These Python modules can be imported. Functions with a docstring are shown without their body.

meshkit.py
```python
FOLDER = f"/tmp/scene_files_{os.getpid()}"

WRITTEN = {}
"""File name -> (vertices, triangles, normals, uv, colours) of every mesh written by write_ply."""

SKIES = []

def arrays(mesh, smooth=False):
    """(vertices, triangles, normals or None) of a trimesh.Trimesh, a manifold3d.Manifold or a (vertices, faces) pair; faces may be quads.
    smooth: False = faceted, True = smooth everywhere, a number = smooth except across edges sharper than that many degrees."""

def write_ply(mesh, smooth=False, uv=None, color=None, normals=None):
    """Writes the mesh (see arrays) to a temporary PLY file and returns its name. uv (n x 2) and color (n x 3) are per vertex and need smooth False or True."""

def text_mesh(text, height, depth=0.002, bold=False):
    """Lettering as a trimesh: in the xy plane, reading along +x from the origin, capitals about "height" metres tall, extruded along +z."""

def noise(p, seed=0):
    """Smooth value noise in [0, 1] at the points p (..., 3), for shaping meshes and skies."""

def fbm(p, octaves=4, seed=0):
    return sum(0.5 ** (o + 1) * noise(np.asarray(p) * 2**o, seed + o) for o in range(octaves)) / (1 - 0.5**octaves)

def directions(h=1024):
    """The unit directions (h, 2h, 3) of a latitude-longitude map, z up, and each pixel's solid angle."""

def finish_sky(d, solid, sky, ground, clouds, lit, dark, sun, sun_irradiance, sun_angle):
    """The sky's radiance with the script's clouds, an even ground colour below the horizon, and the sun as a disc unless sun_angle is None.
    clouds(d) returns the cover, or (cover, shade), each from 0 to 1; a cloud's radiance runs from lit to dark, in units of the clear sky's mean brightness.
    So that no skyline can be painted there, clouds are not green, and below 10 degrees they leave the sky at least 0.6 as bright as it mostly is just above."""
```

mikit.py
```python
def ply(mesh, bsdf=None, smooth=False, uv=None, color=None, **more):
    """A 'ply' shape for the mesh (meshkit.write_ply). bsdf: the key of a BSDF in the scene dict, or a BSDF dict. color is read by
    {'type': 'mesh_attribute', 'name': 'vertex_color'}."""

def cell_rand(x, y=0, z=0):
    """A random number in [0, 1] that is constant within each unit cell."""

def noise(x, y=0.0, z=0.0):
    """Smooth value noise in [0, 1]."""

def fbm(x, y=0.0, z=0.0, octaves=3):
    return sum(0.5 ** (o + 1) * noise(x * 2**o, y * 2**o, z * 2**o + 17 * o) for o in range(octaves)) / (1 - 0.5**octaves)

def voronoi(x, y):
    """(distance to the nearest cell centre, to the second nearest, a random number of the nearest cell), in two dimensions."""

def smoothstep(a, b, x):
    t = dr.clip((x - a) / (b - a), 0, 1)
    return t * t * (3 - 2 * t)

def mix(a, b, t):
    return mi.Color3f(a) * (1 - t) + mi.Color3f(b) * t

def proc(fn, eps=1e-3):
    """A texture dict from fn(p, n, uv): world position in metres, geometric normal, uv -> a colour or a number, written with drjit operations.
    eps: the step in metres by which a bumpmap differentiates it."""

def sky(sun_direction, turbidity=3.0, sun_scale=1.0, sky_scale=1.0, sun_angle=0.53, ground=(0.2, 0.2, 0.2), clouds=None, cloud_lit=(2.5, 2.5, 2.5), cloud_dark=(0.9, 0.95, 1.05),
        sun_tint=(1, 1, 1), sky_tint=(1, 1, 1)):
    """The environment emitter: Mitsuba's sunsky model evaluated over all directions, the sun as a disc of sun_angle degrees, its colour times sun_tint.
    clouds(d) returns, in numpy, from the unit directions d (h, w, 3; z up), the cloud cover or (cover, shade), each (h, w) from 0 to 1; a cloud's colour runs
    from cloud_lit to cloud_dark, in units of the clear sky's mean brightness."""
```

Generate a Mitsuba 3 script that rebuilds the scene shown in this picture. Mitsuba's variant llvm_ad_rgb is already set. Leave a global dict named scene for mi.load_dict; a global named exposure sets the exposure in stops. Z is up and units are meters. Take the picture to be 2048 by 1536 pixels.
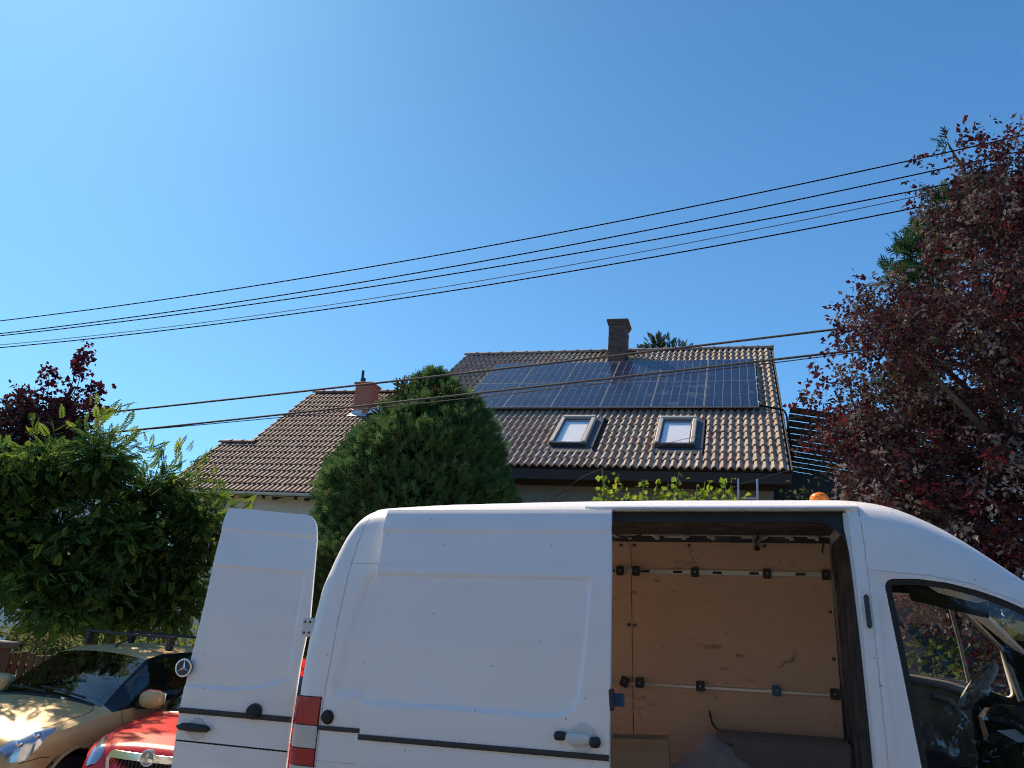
import math, random
import numpy as np
import trimesh, shapely
import shapely.geometry as sg
import manifold3d as m3
import drjit as dr
import mitsuba as mi
import mikit, meshkit
from mikit import fbm, noise, cell_rand, smoothstep, mix

T = mi.ScalarTransform4f
scene, labels = {}, {}
A = np.array

# ------------------------------------------------------------------ camera, sky, exposure
# x runs along the street (to the right), y across it (away from the camera), z is up; metres
EYE = A([0.0, 0.0, 1.62])
CAM_F = A([-0.278470, 0.910833, 0.304692])
CAM_U = A([0.011764, -0.313982, 0.949356])
scene['camera'] = {'type': 'perspective', 'fov': 67.14, 'fov_axis': 'x', 'near_clip': 0.05, 'far_clip': 2000.0,
                   'to_world': T().look_at(origin=EYE.tolist(), target=(EYE + CAM_F).tolist(), up=CAM_U.tolist())}
SUN_AZ, SUN_EL = math.radians(-58.9), math.radians(47.6)          # azimuth from +y towards +x
SUN = [math.sin(SUN_AZ) * math.cos(SUN_EL), math.cos(SUN_AZ) * math.cos(SUN_EL), math.sin(SUN_EL)]
scene['sky'] = mikit.sky(SUN, turbidity=2.6, ground=(0.12, 0.12, 0.11), sky_tint=(0.62, 1.04, 1.25), sun_tint=(1.06, 1.0, 0.90))
exposure = 2.1

# ------------------------------------------------------------------ helpers
rng = np.random.default_rng(7)


def numbered(key):
    if key not in taken:
        taken.add(key)
        return key
    i = 1
    while f'{key}_{i:03d}' in taken:
        i += 1
    taken.add(f'{key}_{i:03d}')
    return f'{key}_{i:03d}'


taken = set()


def thing(name, label, cat, group=None):
    k = numbered(name)
    labels[k] = {'label': label, 'category': cat}
    if group:
        labels[k]['group'] = group
    return k


def obj(name, shape, parent=None, label=None, kind=None):
    k = numbered(parent + '__' + name if parent else name)
    scene[k] = shape
    if label or kind:
        labels[k] = {}
        if label:
            labels[k]['label'] = label
        if kind:
            labels[k]['kind'] = kind
    return k


def P(mesh, bsdf, smooth=35, **kw):
    return mikit.ply(mesh, bsdf, smooth=smooth, **kw)


def M(v, f):
    return trimesh.Trimesh(np.asarray(v, float), np.asarray(f, int), process=False)


def cat(ms):
    return trimesh.util.concatenate(list(ms))


def tm(man):
    m = man.to_mesh()
    return M(m.vert_properties[:, :3], m.tri_verts)


def moved(mesh, mat):
    m = mesh.copy()
    m.apply_transform(mat)
    return m


def frame(o, x, y, z):
    m = np.eye(4)
    m[:3, 0], m[:3, 1], m[:3, 2], m[:3, 3] = x, y, z, o
    return m


def cbox(c, s, ch=0.004):
    """A box of size s at c with chamfered edges."""
    c, s = A(c, float), A(s, float) / 2
    ch = min(ch, *(s * 0.9))
    pts = []
    for sx in (-1, 1):
        for sy in (-1, 1):
            for sz in (-1, 1):
                g = A([sx, sy, sz])
                for k in range(3):
                    q = s - ch
                    q[k] = s[k]
                    pts.append(c + g * q)
    return trimesh.convex.convex_hull(A(pts))


def bar(a, b, w, h, up=(0, 0, 1), ch=0.003):
    """A square-edged bar from a to b, w wide across and h along up."""
    a, b = A(a, float), A(b, float)
    d = b - a
    L = np.linalg.norm(d)
    x = d / L
    y = np.cross(up, x)
    y /= np.linalg.norm(y)
    z = np.cross(x, y)
    return moved(cbox((L / 2, 0, 0), (L, w, h), ch), frame(a, x, y, z))


def tube(pts, r, n=8, caps=True):
    p = A(pts, float)
    r = np.broadcast_to(A(r, float), (len(p),))
    t = np.gradient(p, axis=0)
    t /= np.linalg.norm(t, axis=1, keepdims=True) + 1e-12
    ref = A([0, 0, 1.0]) if abs(t[0, 2]) < 0.9 else A([1.0, 0, 0])
    a = np.cross(t, ref)
    a /= np.linalg.norm(a, axis=1, keepdims=True) + 1e-12
    b = np.cross(t, a)
    ang = np.arange(n) * 2 * np.pi / n
    v = p[:, None] + r[:, None, None] * (np.cos(ang)[None, :, None] * a[:, None] + np.sin(ang)[None, :, None] * b[:, None])
    i, j = np.meshgrid(np.arange(len(p) - 1), np.arange(n), indexing='ij')
    q = np.stack([i * n + j, (i + 1) * n + j, (i + 1) * n + (j + 1) % n, i * n + (j + 1) % n], -1).reshape(-1, 4)
    f = [q[:, [0, 1, 2]], q[:, [0, 2, 3]]]
    v = v.reshape(-1, 3)
    if caps:
        k = len(v)
        v = np.vstack([v, p[:1], p[-1:]])
        j = np.arange(n)
        e = (len(p) - 1) * n
        f += [np.stack([j * 0 + k, j, (j + 1) % n], 1), np.stack([j * 0 + k + 1, e + (j + 1) % n, e + j], 1)]
    return M(v, np.vstack(f))


def cyl(a, b, r0, r1=None, n=20):
    return tube([a, b], [r0, r0 if r1 is None else r1], n)


def grid(v, close_u=False):
    """Triangles of an (n, m) grid of vertices."""
    n, m = v.shape[:2]
    i, j = np.meshgrid(np.arange(n - 1), np.arange(m - 1), indexing='ij')
    q = np.stack([i * m + j, (i + 1) * m + j, (i + 1) * m + j + 1, i * m + j + 1], -1).reshape(-1, 4)
    return M(v.reshape(-1, 3), np.vstack([q[:, [0, 1, 2]], q[:, [0, 2, 3]]]))


def slab(v, back):
    """A closed solid from a grid of front vertices and the same grid moved by back."""
    n, m = v.shape[:2]
    w = v + back
    fr, bk = grid(v), grid(w)
    bk.faces = bk.faces[:, ::-1]
    ring = np.concatenate([np.arange(m), np.arange(1, n) * m + m - 1, (n - 1) * m + np.arange(m - 2, -1, -1), np.arange(n - 2, 0, -1) * m])
    k = n * m
    nxt = np.roll(ring, -1)
    rim = np.vstack([np.stack([ring, ring + k, nxt + k], 1), np.stack([ring, nxt + k, nxt], 1)])
    return M(np.vstack([v.reshape(-1, 3), w.reshape(-1, 3)]), np.vstack([fr.faces, bk.faces + k, rim]))


def cs(poly):
    return m3.CrossSection([np.asarray(poly, float)[:, :2]], m3.FillRule.NonZero)


def prism_y(poly, y0, y1):
    """A manifold: the polygon in (x, z) extruded along y."""
    return cs(poly).extrude(y1 - y0).transform(A([[1, 0, 0, 0], [0, 0, 1, y0], [0, 1, 0, 0.0]])) if False else _prism(poly, y0, y1)


def _prism(poly, y0, y1):
    e = cs(poly).extrude(y1 - y0)              # x, z -> x, y ; extruded along +z
    # rotate about x by 90 degrees: (x, y, z) -> (x, -z, y)
    return e.transform(A([[1, 0, 0, 0], [0, 0, -1, y1], [0, 1, 0, 0.0]]))


def roundpoly(pts, r, n=6):
    p = sg.Polygon(pts).buffer(-r, join_style=2).buffer(r, quad_segs=n)
    return A(p.exterior.coords)[:-1]


def shade(m):
    return A(m)


# ------------------------------------------------------------------ materials
def mat(name, color=None, rough=0.5, two=True, **kw):
    d = {'type': 'principled', 'base_color': color if isinstance(color, dict) else {'type': 'rgb', 'value': list(color)}, 'roughness': rough, **kw}
    scene[name] = {'type': 'twosided', 'bsdf': d} if two else d
    return name


def white_paint(p, n, uv):
    d, e, r = mikit.voronoi(p.x * 7 + p.y * 3, p.z * 7)
    speck = (1 - smoothstep(0.02, 0.05, d)) * (cell_rand(dr.floor(r * 997)) > 0.88)
    grime = smoothstep(0.55, 0.8, fbm(p.x * 3.1, p.y * 3, p.z * 9.0, 4))
    c = mix((0.80, 0.80, 0.79), (0.70, 0.69, 0.66), grime * 0.25)
    return mix(c, (0.18, 0.17, 0.16), speck * 0.75)


mat('paint_white', mikit.proc(white_paint), 0.32, specular=0.5, clearcoat=0.7, clearcoat_gloss=0.93)
mat('jamb_white', (0.62, 0.63, 0.62), 0.45)


def grey_dirty(p, n, uv):
    return mix((0.035, 0.038, 0.042), (0.085, 0.083, 0.08), smoothstep(0.4, 0.75, fbm(p.x * 6, p.y * 6, p.z * 6, 4)))


mat('liner_grey', mikit.proc(grey_dirty), 0.6)
mat('ledge_grey', (0.16, 0.14, 0.125), 0.7)
mat('black_plastic', (0.018, 0.019, 0.021), 0.45)
mat('black_rubber', (0.012, 0.012, 0.013), 0.6)
mat('strip_black', (0.03, 0.03, 0.031), 0.55)
mat('black_gloss', (0.01, 0.011, 0.014), 0.12, specular=0.5)
mat('alu', (0.55, 0.56, 0.56), 0.4, metallic=0.6)
mat('chrome', (0.85, 0.86, 0.88), 0.08, metallic=1.0)
mat('steel_dull', (0.42, 0.43, 0.44), 0.4, metallic=0.7)
mat('trim_grey', (0.27, 0.265, 0.25), 0.42)
mat('dash_dark', (0.016, 0.0165, 0.018), 0.65, specular=0.25)
mat('paper', (0.55, 0.52, 0.46), 0.8)
mat('blue_plastic', (0.03, 0.16, 0.5), 0.4)
mat('tarp_white', (0.36, 0.345, 0.335), 0.6)
mat('amber', (0.90, 0.23, 0.01), 0.18, specular=0.5, clearcoat=0.6)
mat('lens_red', (0.42, 0.008, 0.015), 0.15, clearcoat=0.8)
mat('lens_white', (0.55, 0.52, 0.48), 0.2, clearcoat=0.8)
scene['pane'] = {'type': 'thindielectric', 'int_ior': 1.5}
scene['pane_tinted'] = {'type': 'thindielectric', 'int_ior': 1.55, 'specular_transmittance': {'type': 'rgb', 'value': [0.42, 0.47, 0.46]}}


def plywood(p, n, uv):
    g = fbm(p.x * 2.2, p.y * 2.2, p.z * 30.0, 4)
    b = fbm(p.x * 1.7 + 9, 0.0, p.z * 1.9, 4)
    c = mix((0.53, 0.365, 0.255), (0.66, 0.475, 0.34), g * 0.6 + b * 0.5)
    # scuffs, stains and scratches left by loads
    st = smoothstep(0.62, 0.80, fbm(p.x * 11.0 + 3, 0.0, p.z * 19.0, 4)) * smoothstep(0.56, 0.70, fbm(p.x * 1.3 + 5, 0.0, p.z * 1.9 + 2, 3))
    d, e, r = mikit.voronoi(p.x * 8 + p.z * 4, p.z * 11 - p.x * 3)
    dot = (1 - smoothstep(0.03, 0.08, d)) * (r > 0.82)
    sc = (1 - smoothstep(0.0, 0.035, dr.abs(noise(p.x * 9 + p.z * 5, p.z * 3, 4.0) - 0.5))) * smoothstep(0.62, 0.72, fbm(p.x * 2.7 + 40, 0.0, p.z * 2.7, 3))
    return mix(c, (0.07, 0.045, 0.035), dr.maximum(dr.maximum(st * 0.5, dot * 0.7), sc * 0.55))


mat('plywood', mikit.proc(plywood), 0.55)
mat('cardboard', (0.42, 0.30, 0.19), 0.8)


def tile_color(lo, hi, lichen, seed):
    def fn(p, n, uv):
        c = mix(lo, hi, fbm(p.x * 7 + seed, p.y * 7, p.z * 7, 3)) * (0.80 + 0.36 * fbm(p.x * 0.9 + 3, p.y * 0.9, p.z * 2.0, 3))
        l = smoothstep(0.60, 0.74, fbm(p.x * 24, p.y * 24 + seed, p.z * 24, 3))
        return mix(c, lichen, l * 0.55)
    return fn


for i, (lo, hi) in enumerate((((0.20, 0.150, 0.118), (0.31, 0.245, 0.195)), ((0.235, 0.182, 0.145), (0.35, 0.285, 0.232)), ((0.215, 0.142, 0.112), (0.33, 0.222, 0.178)))):
    mat(f'roof_tile_tone_{i}', mikit.proc(tile_color(lo, hi, (0.30, 0.27, 0.20), 3.1 * i)), 0.75)
for i, (lo, hi) in enumerate((((0.140, 0.078, 0.058), (0.215, 0.122, 0.094)), ((0.162, 0.092, 0.070), (0.235, 0.136, 0.106)))):
    mat(f'brown_tile_tone_{i}', mikit.proc(tile_color(lo, hi, (0.20, 0.155, 0.13), 5.3 * i)), 0.7)
mat('dark_timber', (0.045, 0.028, 0.022), 0.7)


def render_wall(base):
    def fn(p, n, uv):
        return mi.Color3f(base) * (0.88 + 0.24 * fbm(p.x * 9, p.y * 9, p.z * 9, 4))
    return fn


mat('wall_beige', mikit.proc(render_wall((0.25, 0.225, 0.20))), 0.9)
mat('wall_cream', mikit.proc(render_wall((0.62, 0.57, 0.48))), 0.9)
mat('wall_white', mikit.proc(render_wall((0.66, 0.66, 0.65))), 0.9)
mat('brick_dark', mikit.proc(tile_color((0.075, 0.045, 0.038), (0.17, 0.095, 0.075), (0.22, 0.17, 0.14), 2.0)), 0.85)
mat('brick_orange', mikit.proc(tile_color((0.43, 0.135, 0.08), (0.52, 0.19, 0.115), (0.48, 0.25, 0.17), 7.0)), 0.85)
mat('mortar', (0.12, 0.10, 0.09), 0.9)
mat('mortar_pale', (0.45, 0.22, 0.15), 0.9)
mat('lead_flashing', (0.055, 0.062, 0.075), 0.5, metallic=0.3)
mat('window_metal', (0.46, 0.425, 0.37), 0.45, metallic=0.25)
mat('zinc', (0.55, 0.56, 0.57), 0.45, metallic=0.4)
mat('white_plastic', (0.78, 0.78, 0.77), 0.3)
mat('blind_white', (0.88, 0.88, 0.87), 0.8)


def solar_cell(p, n, uv):
    w = fbm(p.x * 5.0, p.y * 5.0, p.z * 5.0, 3)
    dust = smoothstep(0.62, 0.8, fbm(p.x * 3.1 + 7, p.y * 3.1, p.z * 3.1, 4))
    return mix(mix((0.012, 0.018, 0.050), (0.022, 0.032, 0.080), w), (0.16, 0.17, 0.19), dust * 0.35)


scene['solar_cell'] = {'type': 'roughplastic', 'diffuse_reflectance': mikit.proc(solar_cell), 'alpha': 0.04, 'int_ior': 1.5, 'distribution': 'ggx'}
mat('solar_gap', (0.22, 0.245, 0.29), 0.35)
mat('solar_rim', (0.30, 0.31, 0.33), 0.45, metallic=0.4)
mat('wire_black', (0.016, 0.017, 0.02), 0.95, specular=0.02)
mat('wire_grey', (0.085, 0.088, 0.095), 0.8, specular=0.1)
mat('slat_dark', (0.022, 0.027, 0.040), 0.7)
mat('soil', mikit.proc(render_wall((0.12, 0.10, 0.075))), 1.0)
mat('grass', mikit.proc(lambda p, n, uv: mix((0.04, 0.06, 0.018), (0.09, 0.105, 0.035), fbm(p.x * 2.0, p.y * 2.0, 0.0, 4))), 0.95)
mat('asphalt', mikit.proc(lambda p, n, uv: mix((0.085, 0.083, 0.079), (0.15, 0.146, 0.138), fbm(p.x * 30, p.y * 30, 0.0, 4))), 0.9)
mat('gravel', mikit.proc(render_wall((0.20, 0.188, 0.165))), 0.95)
mat('concrete', mikit.proc(render_wall((0.27, 0.26, 0.245))), 0.9)
mat('fence_wood', mikit.proc(lambda p, n, uv: mix((0.10, 0.055, 0.035), (0.20, 0.115, 0.075), fbm(p.x * 14, p.y * 14, p.z * 2.0, 4))), 0.8)
mat('bark', mikit.proc(lambda p, n, uv: mix((0.05, 0.038, 0.03), (0.16, 0.13, 0.105), fbm(p.x * 14, p.y * 14, p.z * 4.0, 4))), 0.9)
mat('paint_gold', (0.52, 0.36, 0.155), 0.4, metallic=0.1, clearcoat=0.8, clearcoat_gloss=0.95)
mat('paint_red', (0.60, 0.012, 0.014), 0.28, clearcoat=1.0, clearcoat_gloss=0.95)
mat('tyre', (0.02, 0.02, 0.02), 0.8)
mat('headlight_inner', (0.50, 0.53, 0.56), 0.15, metallic=0.7)
mat('car_inside', (0.012, 0.012, 0.013), 0.8)
mat('seat_cloth', (0.05, 0.05, 0.055), 0.9)


def leaf_mat(name, rough=0.45, trans=0.5, spec=1.45):
    scene[name] = {'type': 'principledthin', 'base_color': {'type': 'mesh_attribute', 'name': 'vertex_color'}, 'roughness': rough, 'diff_trans': trans, 'eta': spec}


leaf_mat('leaf_purple', 0.26, 0.38, 1.65)
leaf_mat('leaf_green', 0.5, 0.9)
leaf_mat('leaf_conifer', 0.55, 0.7)

# ------------------------------------------------------------------ ground
SLOPE = math.tan(math.radians(2.0))


def gz(x, y=0.0):
    """Height of the street and gardens; the street climbs two degrees to the right."""
    return SLOPE * np.clip(A(x, float), -40, 40)


def sheet(x0, x1, y0, y1, dz, n=60, m=12):
    X, Y = np.meshgrid(np.linspace(x0, x1, n), np.linspace(y0, y1, m), indexing='ij')
    return grid(np.stack([X, Y, gz(X) + dz], -1))


far = sheet(-900, 900, -900, 900, -0.02, 300, 40)
obj('ground', P(far, 'grass', True), kind='structure')
obj('road', P(sheet(-60, 60, -3.2, 4.4, 0.0), 'asphalt', True), kind='structure')
obj('parking_strip', P(sheet(-60, 60, 4.4, 8.9, -0.004), 'gravel', True), kind='structure')
obj('pavement', P(sheet(-60, 60, -6.2, -3.2, 0.11), 'concrete', True), kind='structure')

# ------------------------------------------------------------------ the white van
# van coordinates: x forward, y across (away from the camera), z up from the street; the van stands on the slope
ct, st_ = math.cos(math.radians(2.0)), math.sin(math.radians(2.0))
VX, VZ = A([ct, 0, st_]), A([-st_, 0, ct])
VANM = frame(A([0, 0, 1.62]) - 1.62 * VZ, VX, A([0, 1.0, 0]), VZ)
VT = T(VANM.tolist())
Y0, YC = 4.90, 5.90
ZI = [.30, .45, .6, .85, 1.15, 1.3, 1.6, 2.0, 2.3, 2.43, 2.5, 2.545, 2.57, 2.588, 2.595]
II = [.10, .04, .015, 0, 0, .012, .035, .085, .15, .195, .25, .33, .45, .70, 1.0]
TOPX = [-2.85, -2.80, -2.72, -2.60, -2.4, -2.0, -1.2, -.5, .67, .79, .9, 1.01, 1.12, 1.226, 1.327, 1.426, 1.52, 1.636, 2.3, 2.4, 3.1]
TOPZ = [2.48, 2.512, 2.535, 2.545, 2.553, 2.57, 2.588, 2.595, 2.592, 2.582, 2.562, 2.524, 2.468, 2.408, 2.338, 2.26, 2.18, 2.08, 1.36, 1.28, 1.27]


def smooth_interp(x, xs, ys, w=0.04):
    return (np.interp(x - w, xs, ys) + 2 * np.interp(x, xs, ys) + np.interp(x + w, xs, ys)) / 4


def inset(z):
    return smooth_interp(A(z, float), ZI, II, 0.03)


def vtop(x):
    return smooth_interp(A(x, float), TOPX, TOPZ, 0.06)


def zmap(x, z):
    z = A(z, float)
    k = (vtop(x) - 1.25) / (2.595 - 1.25)
    return np.where(z > 1.25, 1.25 + (z - 1.25) * k, z)


def zunmap(x, z):
    k = (vtop(x) - 1.25) / (2.595 - 1.25)
    return np.where(A(z) > 1.25, 1.25 + (A(z) - 1.25) / k, z)


def rear_lean(z):
    return np.interp(z, [1.4, 1.6, 1.9, 2.1, 2.27, 2.4, 2.47, 2.6], [0, .006, .035, .085, .14, .20, .235, .25])


def corner(x):
    r = 0.12
    t = np.clip(r - (A(x, float) + 2.85), 0, r)
    return r - np.sqrt(r * r - t * t)


def step(a, b, x):
    t = np.clip((x - a) / (b - a), 0, 1)
    return t * t * (3 - 2 * t)


def quarter_field(x, z):
    """The pressed recess of the fixed rear side panel."""
    xl = np.interp(z, [1.23, 1.506, 1.73, 1.96, 2.03], [-2.572, -2.539, -2.511, -2.478, -2.43])
    d = np.minimum(np.minimum(z - 1.228, x - xl), np.minimum(2.06 - z, 9.0))
    return 0.013 * step(0, .03, d)


def door_bevel(x, z):
    """The cab door's frame tucks in below the cap of the high roof."""
    d = np.interp(x, [.738, .789, 1.07, 1.294, 1.522, 1.8], [2.095, 2.093, 2.071, 2.029, 1.935, 1.72]) - z
    return .018 * step(0, .075, d) * step(.742, .775, A(x, float)) * step(.9, 1.2, A(z, float))


def near_y(x, z):
    """Outer skin of the near side at (x, z)."""
    return Y0 + inset(zunmap(x, z)) + corner(np.clip(x, -2.85, None)) + np.where(A(x) < -1.0, quarter_field(A(x), A(z)), 0) + door_bevel(A(x), A(z))


def loft(off=0.0, emboss=True):
    zs = np.concatenate([np.linspace(.30, .85, 12), np.linspace(.88, 2.30, 58), np.linspace(2.32, 2.54, 14)])
    ins = inset(zs)
    more_i = np.linspace(.36, 1.0, 18)
    more_z = np.interp(more_i, II[10:], ZI[10:])
    Zh = np.concatenate([zs, more_z])
    Ih = np.concatenate([ins, more_i])
    keep = np.concatenate([[True], np.diff(Ih) + np.diff(Zh) > 1e-6]) if False else np.ones(len(Zh), bool)
    xs = np.concatenate([np.linspace(-2.85, -2.732, 9), np.linspace(-2.70, .60, 120), np.linspace(.63, 3.1, 84)])
    if off:
        xs = np.concatenate([np.linspace(-2.78, .6, 30), np.linspace(.63, 3.03, 50)])
    rings = []
    for x in xs:
        z = zmap(x, Zh - (0 if not off else off * (Zh > 1.0) * step(1.0, 2.5, Zh)))
        ci = 0 if off else corner(x)
        yi = Ih + off * (1 - Ih)
        e = (quarter_field(x, z) * (x < -1.0) + door_bevel(x, z)) if emboss and not off else 0
        wl = max(0.0, 1 - (x + 2.85) / 1.0) ** 2
        xx = x + rear_lean(z) * wl
        if off:
            z = np.maximum(z, .42)
        near = np.stack([xx, Y0 + yi + ci + e, z], 1)
        farr = np.stack([xx, 2 * YC - (Y0 + yi + ci), z], 1)[::-1][1:]
        rings.append(np.vstack([near, farr]))
    R = A(rings)
    n, m = R.shape[:2]
    v = R.reshape(-1, 3)
    i, j = np.meshgrid(np.arange(n - 1), np.arange(m), indexing='ij')
    j2 = (j + 1) % m
    q = np.stack([i * m + j, (i + 1) * m + j, (i + 1) * m + j2, i * m + j2], -1).reshape(-1, 4)
    f = [q[:, [0, 1, 2]], q[:, [0, 2, 3]]]
    c0, c1 = len(v), len(v) + 1
    v = np.vstack([v, R[0].mean(0), R[-1].mean(0)])
    j = np.arange(m)
    f += [np.stack([j * 0 + c0, j, (j + 1) % m], 1), np.stack([j * 0 + c1, (n - 1) * m + (j + 1) % m, (n - 1) * m + j], 1)]
    t = M(v, np.vstack(f))
    if t.volume < 0:
        t.invert()
    return m3.Manifold(m3.Mesh(t.vertices.astype(np.float32), t.faces.astype(np.uint32)))


def groove(pts, w=0.006, depth=0.014):
    """A panel gap along a line of (x, z) points on the near side."""
    out = []
    for (xa, za), (xb, zb) in zip(pts[:-1], pts[1:]):
        d = A([xb - xa, zb - za])
        L = np.linalg.norm(d)
        d /= L
        nrm = A([-d[1], d[0]]) * w / 2
        a, b = A([xa, za]) - d * .001, A([xb, zb]) + d * .001
        y = float(near_y((xa + xb) / 2, (za + zb) / 2))
        out.append(_prism([a + nrm, a - nrm, b - nrm, b + nrm] if True else 0, 4.6, y + depth))
    return out


def dense(pts, n=12):
    p = A(pts, float)
    s = np.concatenate([[0], np.cumsum(np.linalg.norm(np.diff(p, axis=0), axis=1))])
    t = np.linspace(0, s[-1], n)
    return np.stack([np.interp(t, s, p[:, k]) for k in range(p.shape[1])], 1)


WIN = roundpoly([(.905, .98), (.825, 2.048), (1.008, 2.052), (1.159, 2.034), (1.304, 1.998), (1.421, 1.956), (1.53, 1.905), (1.72, 1.76), (1.95, 1.55), (2.1, 1.38), (2.13, 1.15), (2.0, 1.0)], 0.05)
FARWIN = roundpoly([(.88, 1.535), (1.6, 1.47), (1.92, 1.36), (1.845, 1.72), (1.57, 2.045), (1.45, 2.08), (.92, 2.09)], 0.035)
outer, inner = loft(), loft(0.055, False)
body = outer - inner
OPEN = [(-.80, .55), (.684, .55), (.684, 2.44), (.668, 2.466), (-.80, 2.466)]
cuts = [_prism(OPEN, 4.0, 5.5), _prism(WIN, 4.0, 5.6), _prism(FARWIN, 6.2, 8.0)]
cuts.append(m3.Manifold.cube([.42, .74, 1.52], True).translate([-2.87, 5.53, 1.44]))                   # rear doorway, right half
wsh = cs(roundpoly([(5.13, 1.37), (6.67, 1.37), (6.50, 2.02), (5.30, 2.02)], .06)).extrude(2.0)       # windscreen, along x
cuts.append(wsh.transform(A([[0, 0, 1, 1.5], [1, 0, 0, 0], [0, 1, 0, 0.0]])))
SEAM_R = [(-2.523, 2.441), (-2.548, 2.336), (-2.574, 2.163), (-2.589, 1.976), (-2.604, 1.728), (-2.614, 1.439), (-2.624, 1.221), (-2.63, .6)]
SEAM_B = [(.743, 2.51), (.746, 2.34), (.744, 2.10), (.741, 1.9), (.735, 1.07), (.735, .5)]
DOORTOP = [(.738, 2.095), (.789, 2.093), (1.07, 2.071), (1.294, 2.029), (1.522, 1.935), (1.8, 1.72)]
for pts, w in ((SEAM_R, .006), (SEAM_B, .007), ([(-2.63, .836), (-2.30, .838)], .009), ([(-2.59, 2.075), (-2.33, 2.078)], .003), (dense(DOORTOP[:2], 3), .009), (DOORTOP[1:], .003)):
    cuts += groove(dense(pts, 24) if len(pts) > 2 else pts, w)
body = body - m3.Manifold.batch_boolean(cuts, m3.OpType.Add) if hasattr(m3.Manifold, 'batch_boolean') else body - sum(cuts[1:], cuts[0])

van = thing('delivery_van', 'white high-roof delivery van with open side door and rear door', 'van')


def vobj(name, mesh, m, parent=van, smooth=35, label=None, **kw):
    return obj(name, P(mesh, m, smooth, to_world=VT), parent, label, **kw)


vbody = vobj('body', tm(body), 'paint_white', smooth=28)
# rub strip, rail, seams on the fixed side
zc = np.linspace(-2.634, -2.31, 8)


def side_strip(x0, x1, z0, z1, proud, yfun, n=40, bulge=0.003):
    xs = np.linspace(x0, x1, n)
    zz = np.linspace(z0, z1, 5)
    b = bulge * np.sin(np.linspace(0, np.pi, 5))
    X, Z = np.meshgrid(xs, zz, indexing='ij')
    return slab(np.stack([X, yfun(X, Z) - proud - b[None, :], Z], -1), A([0, proud + .004, 0]))


vobj('rub_strip', side_strip(-2.632, -2.30, 1.015, 1.042, .012, near_y), 'strip_black')
vobj('rub_strip', side_strip(.75, 3.0, 1.0, 1.03, .012, near_y), 'strip_black')
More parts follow.
